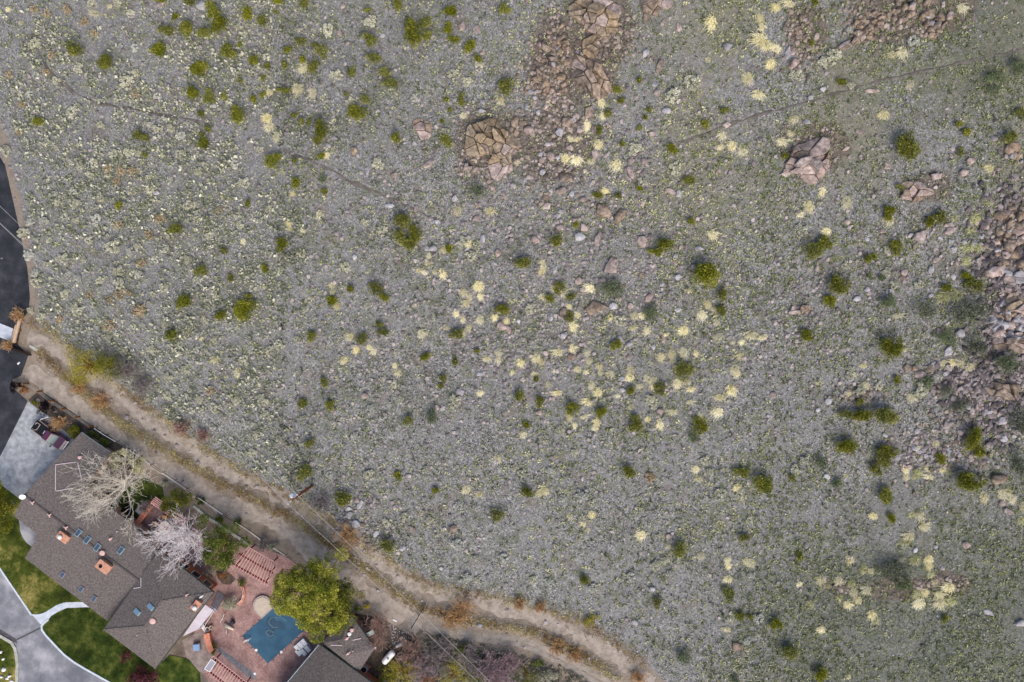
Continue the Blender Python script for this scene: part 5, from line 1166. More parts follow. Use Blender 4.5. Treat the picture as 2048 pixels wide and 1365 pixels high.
def single_out(items, noun, others):
    """items: dicts with px,py,desc,obj ; writes labels that tell look-alikes apart by size, neighbours and landmarks"""
    best = {}
    for ph, lx, ly in LANDMARKS:
        ds = sorted((math.hypot(i['px'] - lx, i['py'] - ly), n) for n, i in enumerate(items))
        for rk in range(5):
            if rk < len(ds):
                d, n = ds[rk]
                if d < 6 or d > 260: continue
                if n not in best or (rk, d) < best[n][:2]: best[n] = (rk, d, ph)
    for n, i in enumerate(items):
        if n in best:
            rk, d, ph = best[n]
            i['obj']['label'] = f"{i['desc']} {noun}, {ORD[rk]} to {ph}"
        else:
            near = None
            for rel, lst, lim, what in others:
                c = [(math.hypot(j['px'] - i['px'], j['py'] - i['py']) - j['r'] - i['r'], q) for q, j in enumerate(lst) if j is not i]
                if not c: continue
                dd, q = min(c)
                if dd < lim:
                    if what == noun == 'grass tuft':
                        _, nb = min((math.hypot(j['px'] - i['px'], j['py'] - i['py']), f"{j['desc']} {w}") for w, ls in (('rock', rock_items), ('bush', bush_items)) for j in ls)
                        near = f"in a cluster near a {nb}"
                    else: near = f"{rel} a {lst[q]['desc']} {what}"
                    break
            if near is None:
                c = []
                for rel, lst, lim, what in others:
                    c += [(math.hypot(j['px'] - i['px'], j['py'] - i['py']), f"{j['desc']} {what}") for j in lst if j is not i]
                near = f"standing clear, nearest to a {min(c)[1]}"
            i['obj']['label'] = f"{i['desc']} {noun} {near}"

# --- outcrops made of separate slabs
def clip(poly, a, b, c):         # keep a*x+b*y<=c
    out = []
    for i in range(len(poly)):
        p, q = poly[i], poly[(i + 1) % len(poly)]
        dp = a * p[0] + b * p[1] - c; dq = a * q[0] + b * q[1] - c
        if dp <= 0: out.append(p)
        if dp * dq < 0:
            t = dp / (dp - dq); out.append((p[0] + t * (q[0] - p[0]), p[1] + t * (q[1] - p[1])))
    return out

LOOSE = {7, 9, 10, 11, 13, 14, 21, 20, 23, 25}
def outcrop(cx, cy, rx, ry, rot, n, h, m, label, seed, stretch=1.0, gap=0.05, round_=0.9):
    g = np.random.default_rng(seed); c = at(cx, cy); rx /= S; ry /= S
    o = root('rock_outcrop', c, label, 'outcrop')
    ca, sa = math.cos(R(rot)), math.sin(R(rot))
    if seed in LOOSE:            # a jumble of tumbled blocks instead of one fractured body
        for i in range(int(n * 1.7)):
            q = g.random() ** 0.6; t = g.random() * 6.283; x, y = rx * q * math.cos(t), ry * q * math.sin(t)
            X_, Y_ = c.x + x * ca - y * sa, c.y + x * sa + y * ca; l = g.uniform(0.22, 0.62) * (1.35 if i % 4 == 0 else 1) * (1.35 if seed in (21, 25) else 1)
            v, f = plate_rock(g, int(g.integers(4, 8)), g.uniform(0.4, 0.9)); v = v * np.array([l, l * g.uniform(0.55, 1), l * g.uniform(0.6, 1.1)])
            e = Matrix.Rotation(g.random() * 6.28, 3, 'Z') @ Matrix.Rotation(g.normal() * 0.35, 3, 'X') @ Matrix.Rotation(g.normal() * 0.35, 3, 'Y')
            v = v @ np.array(e).T; z = hz(X_, Y_) + 0.05 + 0.45 * h * (1 - q) * g.random()
            me = np_mesh('rock_slab', v + np.array([X_ - c.x, Y_ - c.y, z - c.z]), f, material=m if g.random() > 0.3 else M_ROCKS[['pink', 'grey', 'brown', 'tan'][int(g.integers(0, 4))]])
            add('rock_slab', me, parent=o)
        return o
    ph = g.random(4) * 6.28
    outl = []
    for k in range(22):
        t = 2 * math.pi * k / 22; q = 1 + 0.16 * math.sin(2 * t + ph[0]) + 0.13 * math.sin(3 * t + ph[1]) + 0.12 * math.sin(5 * t + ph[2])
        outl.append((rx * q * math.cos(t), ry * q * math.sin(t)))
    pts = []
    tries = 0
    dmin = 1.25 * math.sqrt(rx * ry / n)
    while len(pts) < n and tries < 4000:
        tries += 1
        p = (g.uniform(-rx, rx), g.uniform(-ry, ry))
        if (p[0] / rx) ** 2 + (p[1] / ry) ** 2 > 1.0: continue
        if all(math.hypot((p[0] - q[0]) / stretch, p[1] - q[1]) > dmin * (g.uniform(0.12, 1.0) if tries < 2500 else 0.2) for q in pts): pts.append(p)
    for i, p in enumerate(pts):
        cell = list(outl)
        for j, q in enumerate(pts):
            if j == i or not cell: continue
            s2 = stretch * stretch
            a, b = (q[0] - p[0]) / s2, q[1] - p[1]
            mid = ((p[0] + q[0]) / 2, (p[1] + q[1]) / 2)
            cell = clip(cell, a, b, a * mid[0] + b * mid[1])
        if len(cell) < 3: continue
        cen = (sum(v[0] for v in cell) / len(cell), sum(v[1] for v in cell) / len(cell))
        size = max(math.hypot(v[0] - cen[0], v[1] - cen[1]) for v in cell)
        rho = (cen[0] / rx) ** 2 + (cen[1] / ry) ** 2
        top = h * max(0.16, 1 - 0.75 * rho) * g.uniform(0.4, 1.3)
        tx, ty = g.normal(size=2) * 0.2 - np.array([0.5 * h * cen[0] / rx ** 2, 0.5 * h * cen[1] / ry ** 2])
        def ring(k, z, jit=0.0):
            kk = max(0.2, k - gap / max(size, 0.15))
            r = []
            for v in cell:
                x = cen[0] + (v[0] - cen[0]) * kk + g.normal() * jit; y = cen[1] + (v[1] - cen[1]) * kk + g.normal() * jit
                zz = z + (tx * (x - cen[0]) + ty * (y - cen[1]) if z > 0 else 0)
                X_, Y_ = x * ca - y * sa, x * sa + y * ca
                r.append((c.x + X_, c.y + Y_, c.z + zz))
            return r
        e = 0.10 * min(1, size * 1.3)
        mb = MB().rings([ring(1.05, -0.55), ring(1.0, max(0.04, top - 2.2 * e), 0.02), ring(0.95, top - e * 0.6, 0.02), ring(round_ - 0.04, top, 0.015)])
        mb.build('rock_slab', m if g.random() > 0.22 else M_ROCKS['pink' if m is not M_ROCKS['pink'] else 'brown'], o)
    return o

OUT = [
 (1195, 34, 46, 40, 10, 17, 1.7, 'tan', 'big orange-brown outcrop of broad weathered slabs amid rubble', 1, 1.2),
 (1180, 152, 44, 32, -48, 14, 1.5, 'brown', 'blocky outcrop split into long parallel slabs by deep cracks', 2, 2.0),
 (980, 282, 48, 40, -30, 24, 1.8, 'tan', 'fractured tan outcrop with many blocks on the open slope', 3, 1.4),
 (1000, 325, 26, 30, 20, 9, 1.1, 'tan', 'lower tan slab outcrop joined to the fractured central outcrop', 4, 1.3),
 (1617, 322, 47, 36, 8, 22, 1.9, 'pink', 'cracked dome-shaped pinkish outcrop like a turtle shell', 5, 1.3),
 (1828, 384, 31, 19, 5, 8, 0.9, 'pink', 'small cracked slab outcrop of pinkish rock', 6, 1.2),
 (1734, 48, 36, 26, 30, 20, 1.2, 'brown', 'rough brown outcrop with rust-coloured ledges', 7, 1.5),
 (1712, 80, 34, 9, 32, 8, 0.7, 'brown', 'narrow rust-coloured ledge running below the rough brown outcrop', 8, 1.8),
 (1815, 22, 40, 24, 15, 18, 1.1, 'brown', 'dark broken outcrop at the head of the slope beside the rust-coloured ledges', 9, 1.3),
 (1862, 52, 30, 24, -25, 14, 1.0, 'brown', 'dark jumbled outcrop beside a pink boulder', 10, 1.2),
 (1602, 66, 16, 34, -10, 11, 0.9, 'brown', 'upright jagged brown ledge beside straw tufts', 11, 0.8),
 (1305, 12, 22, 20, 0, 5, 1.1, 'brown', 'brown outcrop of a few large blocks right of the orange-brown outcrop', 12, 1.0),
 (1110, 95, 34, 42, 10, 30, 0.8, 'brown', 'low jumble of brown blocks left of the orange-brown outcrop', 13, 1.0),
 (1098, 165, 34, 30, 0, 30, 0.7, 'brown', 'low jumble of dark brown blocks below the orange-brown outcrop', 14, 1.0),
 (1180, 98, 18, 20, 0, 5, 0.9, 'tan', 'orange-brown slab group between the two big outcrops', 15, 1.0),
 (2034, 612, 30, 15, -12, 6, 1.2, 'tan', 'long tan ledge above the pale ashy gravel patch', 16, 1.6),
 (2018, 585, 26, 14, -5, 8, 0.9, 'pink', 'cracked pinkish ledge beside a blue-grey gully', 17, 1.5),
 (2024, 686, 36, 20, 6, 10, 1.1, 'pink', 'wide broken ledge below the pale ashy gravel patch', 18, 1.5),
 (2004, 778, 32, 20, 8, 9, 1.2, 'brown', 'humped cracked outcrop at the end of a stony strip', 19, 1.4),
 (2032, 318, 18, 14, 0, 8, 0.8, 'brown', 'small brown block pile under a brown boulder', 20, 1.2),
 (2022, 485, 32, 75, 5, 60, 1.0, 'brown', 'steep belt of broken dark brown and grey blocks along the slope', 21, 1.2),
 (2018, 640, 34, 40, 0, 26, 0.9, 'grey', 'jagged grey ledges and blocks around the pale ashy gravel patch', 25, 1.2),
 (2026, 548, 28, 18, -10, 9, 1.2, 'grey', 'broad grey cracked ledge above the blue-grey gully', 26, 1.5),
 (846, 258, 16, 24, 20, 6, 0.8, 'pink', 'flat pinkish slab group left of the fractured central outcrop', 22, 1.0),
 (932, 335, 20, 20, 0, 7, 0.7, 'pink', 'pinkish block group at the foot of the fractured central outcrop', 23, 1.0),
 (1600, 620, 22, 11, 10, 7, 0.5, 'pink', 'small flat heap of slabs between two bushes', 24, 1.2),
]
for (cx, cy, rx, ry, rot, n, h, m, lab, sd, st) in OUT:
    outcrop(cx, cy, rx, ry, rot, n, h, M_ROCKS[m], lab, sd, st)

# --- boulders (x, y, length, width in photograph pixels, turn, stone)
B = 'pink brown grey white tan'.split()
BOULD = [
 (1190, 617, 44, 30, -5, 1), (1208, 425, 38, 22, -38, 1), (1241, 432, 36, 18, 42, 1), (1221, 532, 38, 23, 84, 0), (1285, 483, 26, 19, 70, 0), (1195, 480, 30, 11, 80, 0), (1160, 475, 24, 15, -10, 3), (1168, 455, 18, 15, 0, 0),
 (1157, 563, 18, 14, 0, 0), (1206, 562, 15, 11, 0, 0), (1128, 625, 21, 17, 20, 1), (1226, 613, 16, 13, 0, 2), (1261, 613, 15, 12, 20, 0), (1355, 620, 14, 11, 0, 3), (1005, 652, 22, 16, -30, 0), (1016, 660, 20, 14, -40, 0),
 (322, 10, 17, 13, 0, 0), (403, 13, 20, 18, 0, 2), (427, 212, 11, 9, 0, 3), (313, 387, 12, 9, 10, 3), (685, 13, 12, 10, 60, 0), (600, 60, 14, 10, 0, 0), (695, 88, 11, 10, 0, 0), (680, 68, 15, 9, -60, 0), (765, 73, 12, 10, 0, 2),
 (925, 53, 17, 14, -50, 0), (954, 60, 17, 15, 40, 0), (965, 107, 10, 8, 0, 0), (965, 205, 15, 11, -70, 2), (960, 223, 17, 10, 0, 2), (709, 303, 17, 13, 50, 4), (657, 292, 11, 10, 0, 2), (669, 277, 13, 10, -30, 2), (859, 328, 24, 14, 35, 0),
 (829, 288, 11, 9, -40, 2), (789, 350, 14, 10, 60, 0), (779, 412, 18, 9, 0, 3), (832, 418, 13, 11, 60, 0), (910, 397, 15, 10, 70, 2), (874, 443, 12, 8, 30, 3), (952, 437, 17, 11, 30, 0), (735, 343, 19, 8, -75, 2),
 (1291, 108, 22, 15, 50, 2), (1319, 135, 26, 11, 75, 1), (1357, 55, 16, 11, -70, 0), (1326, 47, 16, 10, 60, 0), (1332, 10, 20, 17, 0, 0), (1291, 33, 30, 12, 85, 1), (1454, 95, 19, 16, 0, 2), (1314, 187, 15, 12, -60, 0), (1311, 170, 14, 11, 0, 2),
 (1332, 223, 16, 12, 0, 2), (1304, 268, 19, 11, 10, 0), (1452, 250, 16, 13, 0, 0), (1261, 345, 24, 12, -70, 0), (1191, 308, 20, 16, 15, 0), (1134, 245, 23, 20, 80, 1), (1116, 242, 19, 11, 85, 1), (1176, 227, 26, 20, 60, 1), (1119, 267, 19, 14, -70, 2),
 (1131, 357, 26, 20, -30, 1), (1101, 313, 16, 14, -50, 0), (1084, 322, 14, 12, 0, 0), (1092, 413, 25, 17, 15, 0), (1091, 397, 19, 13, 0, 1), (1122, 383, 19, 14, 15, 0), (1166, 400, 15, 10, 15, 0), (1286, 408, 15, 12, 80, 0), (1339, 383, 19, 10, -20, 0),
 (1357, 388, 16, 14, 50, 2), (1289, 323, 13, 12, 0, 0), (1262, 323, 16, 12, 0, 0), (1437, 342, 15, 10, 80, 0), (1044, 248, 19, 14, 10, 1), (1056, 262, 18, 17, 0, 0), (1032, 265, 16, 11, 80, 1), (1030, 246, 20, 13, 70, 1), (1160, 262, 14, 12, 0, 0), (1140, 297, 15, 12, 0, 0),
 (1899, 32, 19, 14, 40, 0), (1588, 128, 25, 17, 50, 0), (1633, 73, 16, 11, 40, 0), (1576, 107, 25, 13, 75, 2), (1743, 183, 26, 9, 0, 0), (1719, 265, 17, 10, -20, 0), (1613, 245, 13, 11, -40, 2), (1691, 298, 16, 8, 25, 0), (1774, 332, 15, 11, 0, 0), (1570, 348, 20, 13, 0, 0), (1571, 342, 13, 11, 0, 0),
 (1941, 323, 18, 12, 10, 0), (1926, 347, 17, 13, 30, 0), (1869, 353, 20, 17, -20, 0), (1882, 352, 14, 9, 15, 0), (1903, 312, 12, 9, 0, 0), (2023, 298, 30, 20, 15, 1), (1993, 343, 22, 9, 50, 0), (1693, 445, 17, 13, 0, 0), (1899, 452, 22, 11, 0, 0),
 (1899, 462, 26, 16, 15, 0), (1839, 473, 32, 22, 30, 0), (1763, 463, 15, 12, -30, 0), (1633, 537, 15, 10, 50, 0), (1714, 598, 16, 12, -10, 3), (1734, 580, 12, 10, 0, 2), (1808, 545, 18, 13, 20, 0), (1871, 520, 15, 13, 0, 0), (1861, 540, 18, 13, 60, 2),
 (1986, 545, 34, 22, 15, 0), (1918, 668, 21, 16, -15, 2), (1879, 663, 15, 12, 0, 0), (1896, 702, 24, 13, 65, 2), (1814, 737, 17, 14, 0, 1), (1838, 750, 19, 15, 15, 0), (1859, 738, 18, 14, -50, 1), (1829, 737, 13, 11, 0, 1), (1546, 790, 14, 11, 70, 0),
 (1656, 803, 15, 12, 0, 3), (1636, 820, 11, 9, 0, 3), (1594, 617, 14, 12, 0, 0), (1936, 815, 16, 13, -50, 2), (1974, 823, 19, 12, 0, 2), (2003, 843, 19, 15, 0, 2), (2006, 878, 16, 13, 10, 3), (1834, 863, 12, 10, 0, 2), (1769, 870, 11, 9, -30, 3),
 (1931, 1090, 16, 13, 0, 0), (1838, 1177, 14, 9, -30, 0), (1976, 1225, 20, 14, -40, 2), (2041, 1247, 22, 15, 10, 2), (1996, 957, 32, 19, 10, 1), (1819, 933, 13, 10, 30, 0), (2003, 1007, 14, 10, -40, 0), (2016, 1022, 19, 11, -20, 0), (1653, 953, 13, 9, -40, 3),
 (1474, 1292, 26, 16, 5, 1), (1337, 1073, 13, 10, 0, 0), (1304, 1178, 11, 9, 0, 3), (1269, 1245, 13, 10, -20, 2), (907, 1057, 21, 14, 20, 1), (720, 1010, 19, 9, 60, 3), (712, 1048, 19, 15, 0, 3), (752, 1068, 14, 10, 60, 3), (697, 1030, 22, 13, 20, 2),
 (824, 1058, 15, 13, 0, 0), (882, 1137, 12, 10, 0, 3), (805, 1097, 14, 13, 0, 2), (989, 925, 16, 15, 0, 2), (710, 515, 11, 10, 0, 3), (867, 498, 17, 13, 20, 2), (854, 498, 13, 10, 60, 2), (997, 507, 15, 13, 0, 0), (965, 478, 16, 11, 80, 2),
 (874, 815, 12, 11, 0, 0), (885, 817, 14, 9, 70, 3), (730, 792, 14, 11, 30, 0), (920, 783, 20, 11, 0, 2), (960, 748, 15, 9, 0, 3), (912, 692, 10, 8, 0, 2), (1071, 480, 19, 14, -30, 0), (1111, 540, 16, 8, 60, 2), (1351, 513, 13, 11, 20, 2),
 (1397, 498, 17, 13, -20, 2), (1361, 495, 11, 9, 40, 0), (1297, 597, 18, 12, 60, 0), (1101, 635, 16, 9, 85, 2), (1036, 643, 12, 11, 0, 3), (1127, 672, 15, 11, 40, 2), (1142, 715, 13, 12, 0, 1), (1092, 707, 13, 10, -60, 0), (1244, 758, 16, 13, -50, 2),
 (1244, 780, 14, 11, -30, 2), (1319, 823, 19, 15, 0, 0), (1327, 678, 16, 10, 50, 0), (1259, 688, 15, 10, 40, 2), (1079, 827, 14, 11, 0, 0), (1487, 718, 12, 10, 0, 0), (1240, 678, 13, 8, -50, 2), (1120, 455, 16, 12, 20, 0), (1150, 440, 13, 10, 0, 0),
 (697, 1018, 12, 9, 0, 3), (664, 1032, 17, 9, -40, 4), (674, 1047, 14, 7, -35, 4), (960, 1250, 12, 9, 0, 2), (60, 1, 9, 7, 0, 3), (45, 640, 9, 7, 0, 3)]
g = np.random.default_rng(11)
zones = [(1090, 320, 80, 120, 40), (1120, 430, 60, 50, 14), (1240, 560, 120, 90, 18), (940, 420, 120, 90, 14), (1960, 480, 70, 60, 26), (1920, 760, 70, 35, 34), (1970, 780, 60, 40, 14), (1950, 850, 90, 50, 14), (1800, 560, 90, 80, 14),
         (1100, 210, 60, 40, 24), (1850, 915, 70, 30, 16), (1880, 1100, 110, 90, 10), (740, 1060, 60, 60, 14), (1600, 140, 60, 60, 12), (1200, 740, 140, 90, 10)]
for (cx, cy, sx, sy, n) in zones:
    for _ in range(n):
        px, py = cx + g.normal() * sx * 0.55, cy + g.normal() * sy * 0.55
        l = g.uniform(6.5, 13)
        if 0 < px < 2046 and 0 < py < 1360: BOULD.append((px, py, l, l * g.uniform(0.6, 0.9), g.uniform(-90, 90), int(g.choice([0, 0, 1, 2, 2, 3]))))
BOULD.sort(key=lambda t: -t[2] * t[3]); BOULD = BOULD[:300]
rock_me = {}
def rock_mesh(k, stone):
    if (k, stone) not in rock_me:
        v, f = ROCKS_T[k]; rock_me[(k, stone)] = np_mesh('boulder', v, f, material=M_ROCKS[stone])
    return rock_me[(k, stone)]
rock_items = []
SW = {'pink': 'pinkish', 'brown': 'brown', 'grey': 'grey', 'white': 'whitish', 'tan': 'tan'}
SPECIAL = {(1190, 617): 'broad pinkish-brown boulder with a flat top, standing alone amid smaller stones', (1208, 425): 'left boulder of a leaning pair, long brown and rounded',
           (1241, 432): 'right boulder of a leaning pair, slim and pointed', (1221, 532): 'upright rectangular pinkish slab with a straight edge', (2023, 298): 'brown wedge-shaped boulder atop a small block pile',
           (1899, 32): 'pink egg-shaped boulder beside a dark jumbled outcrop'}
for n, (px, py, l, w, a, st) in enumerate(BOULD):
    stone = B[st]; l, w = l / S / 1.72, w / S / 1.45; h_ = min(l, w) * (0.55 + 0.45 * g.random()); p = at(px, py)
    o = add('boulder', rock_mesh(n % 14, stone), (p.x, p.y, p.z + h_ * 0.12), R(a), (l, w, h_), group='boulders and loose rocks on the hillside', cat='rock')
    o.rotation_euler = (g.normal() * 0.08, g.normal() * 0.08, R(a))
    if (px, py) in SPECIAL: o['label'] = SPECIAL[(px, py)]
    else:
        sz = 'large' if l * S * 1.75 > 20 else ('medium-sized' if l * S * 1.75 > 13 else 'small'); shp = 'elongated' if l > 1.35 * w else 'chunky'
        rock_items.append(dict(px=px, py=py, r=l * S, desc=f'{sz} {shp} {SW[stone]}', obj=o))

# --- bushes (x, y, rx, ry in photograph pixels, kind) kind 0 olive, 1 grey-green, 2 dark thorny
BUSH = [(155,102,14,17),(216,127,16,19),(319,108,14,16),(337,64,16,11),(376,59,15,18),(412,72,14,14),(380,8,11,12),(430,25,17,16),(443,55,17,15),(495,32,14,14),(353,37,9,8),(460,108,15,17),(400,142,17,19),(508,120,11,10),
 (393,188,13,15),(422,197,15,14),(453,193,9,9),(405,230,9,9),(477,232,14,18),(482,163,7,7),(507,203,9,9),(80,247,12,12),(278,271,10,12),(294,277,10,9),(290,313,6,7),(418,260,9,9),(409,293,11,15),(404,270,6,7),(243,413,9,10),(497,408,7,9),(480,90,6,6),(323,2,12,6),
 (609,8,10,11),(555,5,14,7),(525,48,9,13),(552,25,6,6),(602,85,13,8),(577,102,8,10),(629,93,7,7),(645,105,12,17),(604,123,8,9),(627,137,13,14),(569,132,10,9),(537,135,9,8),(514,125,7,9),(527,157,6,6),(704,145,10,11),(742,83,14,14),(734,22,9,6),(799,15,13,11),
 (827,72,20,26),(819,47,9,9),(852,47,12,12),(857,75,10,10),(899,30,14,12),(897,60,12,10),(907,82,12,8),(942,98,13,14),(955,120,8,9),(1009,23,12,12),(749,120,15,10),(772,147,13,12),(779,173,17,11),(570,183,14,7),(529,192,9,7),(730,202,13,9),(714,228,21,14),
 (589,233,9,8),(602,245,8,7),(619,245,6,7),(644,263,13,21),(635,283,10,8),(794,278,10,11),(922,203,8,15),(892,200,7,6),(900,222,7,6),(1012,177,14,17),(895,283,13,15),(549,323,15,18),(590,323,8,8),(642,312,8,9),(595,368,11,11),(649,362,10,9,1),(651,385,9,9),
 (805,442,20,16),(800,478,16,16),(830,470,13,18),(815,490,18,10),(954,385,13,14,1),(692,190,6,6),(885,243,6,5),
 (1447,223,9,10),(1407,253,10,9),(1341,300,11,11),(1374,365,13,10),(1381,443,10,8),(1194,393,11,7),(1236,393,8,7),(1279,377,8,7),(1297,222,8,7),(1276,257,7,7),(1231,182,13,8),(1241,205,9,7),(1277,163,9,6),(1212,230,9,9),(1197,263,10,9),(1289,237,7,5),(1244,290,8,7),(1154,450,8,7),
 (1809,300,27,27),(1681,165,10,9),(1914,250,9,9),(1933,267,9,10),(1919,305,9,7),(2029,140,18,15,1),(1983,160,22,11,1),(1986,183,12,10,1),(2014,280,15,14),(2033,230,11,10),(1773,427,14,13),(1796,373,9,7),(1856,448,13,10),(1879,437,13,14),(1628,8,8,10),(1566,315,7,9),(1621,88,7,6),
 (353,463,14,12),(405,542,13,13),(450,500,10,9),(463,557,9,8),(371,609,16,15),(483,622,25,19),(505,612,12,12),(445,633,12,12),(348,667,13,14),(499,593,8,9),(565,490,11,14),(532,538,10,8),(900,500,10,9),(702,578,10,9),(752,578,15,13),(769,597,10,12),(662,602,10,13),
 (624,673,10,11),(725,677,12,12),(760,650,8,8),(764,667,13,8),(914,668,14,12),(1004,618,18,11),(852,715,9,11),(909,722,9,9),(887,757,7,11),(882,770,7,7),(652,765,11,10),(607,810,11,10),(661,810,10,12),(817,842,11,10),(620,885,11,12),(864,832,12,18,1),(954,703,9,5),
 (1112,482,12,12),(1047,525,18,14),(1331,487,17,14),(1311,505,14,9),(1406,548,30,25),(1441,590,12,12),(1437,623,10,11),(1221,578,23,17,1),(1117,577,13,11),(1101,597,11,9),(1141,593,10,10),(1139,635,10,12),(1304,628,17,18,1),(1232,692,13,13),(1366,740,19,19),(1072,758,10,7),
 (1319,778,13,12),(1261,783,11,9),(1037,788,12,11),(1079,803,12,10),(1144,817,13,13),(1201,822,13,11),(1054,850,9,9),(1271,848,16,17),(1396,850,17,16),(1386,875,11,11,1),
 (1622,505,18,16),(1642,490,17,17),(1788,497,15,12),(1733,518,10,10),(1748,513,6,6),(1929,553,11,9),(1941,572,17,12),(1888,578,11,9),(1671,572,22,18),(1656,602,11,15),(1759,558,10,9,1),(1608,672,16,12),(1774,695,22,22),(1736,552,8,7,1),(1929,625,42,34,2),(1846,622,24,24,2),(1769,605,20,14,1),
 (1886,675,18,14,1),(1946,695,24,22,2),(2009,725,28,20,1),(1889,785,18,14,2),(1851,765,15,13,1),(1913,812,20,16,2),(1719,828,24,14),(1683,830,14,10),(1764,825,22,22),(1719,805,10,9),(1688,888,23,17),(1769,902,22,13),(1941,877,19,22),(1955,902,11,13),(2036,845,26,30,2),(1793,760,10,8),
 (612,943,17,15),(689,995,15,16),(779,1087,17,15),(799,952,10,10),(872,980,9,10),(995,1028,13,14),(1254,943,16,13),(1057,982,13,11),(1482,943,16,12),(1525,968,20,22),(1359,1100,17,15),(1171,1157,11,11),(1312,1203,11,10),(1454,1187,12,16),(1486,1072,10,12),(1481,1232,9,11),(1499,1232,8,8),(1369,1310,19,14,1),(1467,1358,11,9,1),
 (1639,925,17,13,1),(1756,918,17,18),(1749,938,13,12),(1879,916,13,12),(1926,960,31,18),(1761,990,19,15),(1581,957,8,8),(1782,1035,11,10),(1596,1110,10,10),(1548,1245,11,14),(1574,1298,20,15),(1636,1343,16,14),(1888,1238,9,9),(2033,930,20,24,2),(1783,1137,38,24,2),(1673,967,12,11,1),(1800,1165,22,14,1)]
M_BUSH = [leafmat('olive_bush_leaves', C(78, 88, 26), C(128, 132, 46), C(178, 174, 82), rand=0.16), leafmat('grey_green_leaves', C(78, 92, 64), C(116, 128, 92), C(162, 170, 132), rand=0.14), leafmat('thorny_leaves', C(70, 76, 60), C(108, 114, 94), C(150, 154, 130), rand=0.12)]
def bush_template(seed, n, rr, size):
    g = np.random.default_rng(seed); K = int(5 + rr * 4)
    cl = []
    for k in range(K):
        a = g.random() * 6.283; d = 0.62 * math.sqrt(g.random()); r = 0.30 + 0.2 * g.random()
        cl.append((d * math.cos(a), d * math.sin(a), 0.32 + 0.25 * (1 - d) + 0.1 * g.random(), r))
    cl.append((0, 0, 0.35, 0.45))
    v, f, q = leaves(g, cl, n, size, asp=0.34, up=0.3, out=0.9, fill=0.35)
    # a few woody stems from the ground
    segs = []
    for c in cl:
        segs.append((g.normal() * 0.05, g.normal() * 0.05, -0.15, c[0], c[1], c[2], 0.02, 0.008))
    sv, sf = tubes_np(segs, 4)
    return join([(v, f, q), (sv, sf, np.zeros(len(sv)))])
BT = {}
for kd in range(3):
    for cls, (n, rr, size) in enumerate(((420, 0.7, 0.30), (1000, 1.1, 0.21), (2400, 1.8, 0.14))):
        for s in range(4):
            if kd == 2: n2, sz2 = int(n * 0.5), size * 0.8
            elif kd: n2, sz2 = int(n * 0.75), size * 0.85
            else: n2, sz2 = n, size
            v, f, q = bush_template(100 + kd * 40 + cls * 10 + s, n2, rr, sz2)
            if kd == 2: v = v * np.array([1, 1, 0.7])
            BT[(kd, cls, s)] = np_mesh('bush', v, f, q, M_BUSH[kd])
bush_items = []; g = np.random.default_rng(21)
KD = ['olive green', 'grey-green', 'dark thorny']
BSPEC = {(1809, 300): 'large lone round dark green bush, the roundest on the upper slope', (1406, 548): 'largest sprawling green bush in the middle of the slope', (1929, 625): 'wide dark thorny thicket beside a blue-grey gully',
         (1783, 1137): 'dark spreading thicket in the grassy hollow ringed with straw tufts', (827, 72): 'tall oval green bush largest of a cluster on the upper slope', (483, 622): 'wide dense green bush made of merging mounds',
         (1719, 828): 'wide low green bush beside a heap of pale stones', (1926, 960): 'long low dark green bush like a lens'}
for n, t in enumerate(BUSH):
    px, py, rx, ry = t[:4]; kd = t[4] if len(t) > 4 else 0
    p = at(px, py); r = max(rx, ry) / S; cls = 0 if r < 0.75 else (1 if r < 1.25 else 2)
    hh = (0.55 * (rx + ry) / S) * (0.9 + 0.3 * g.random())
    o = add('bush', BT[(kd, cls, n % 4)], (p.x, p.y, p.z - 0.03), 0, (rx / S * 1.25, ry / S * 1.25, max(0.4, hh * 1.1)), cat='bush', group='bushes scattered over the hillside')
    if abs(rx - ry) < 4: o.rotation_euler.z = g.random() * 6.28
    if (px, py) in BSPEC: o['label'] = BSPEC[(px, py)]
    else:
        sz = 'large' if r > 1.35 else ('medium-sized' if r > 0.8 else 'small'); shp = 'rounded' if max(rx, ry) < 1.3 * min(rx, ry) else 'elongated'
        bush_items.append(dict(px=px, py=py, r=max(rx, ry), desc=f'{sz} {shp} {KD[kd]}', obj=o))

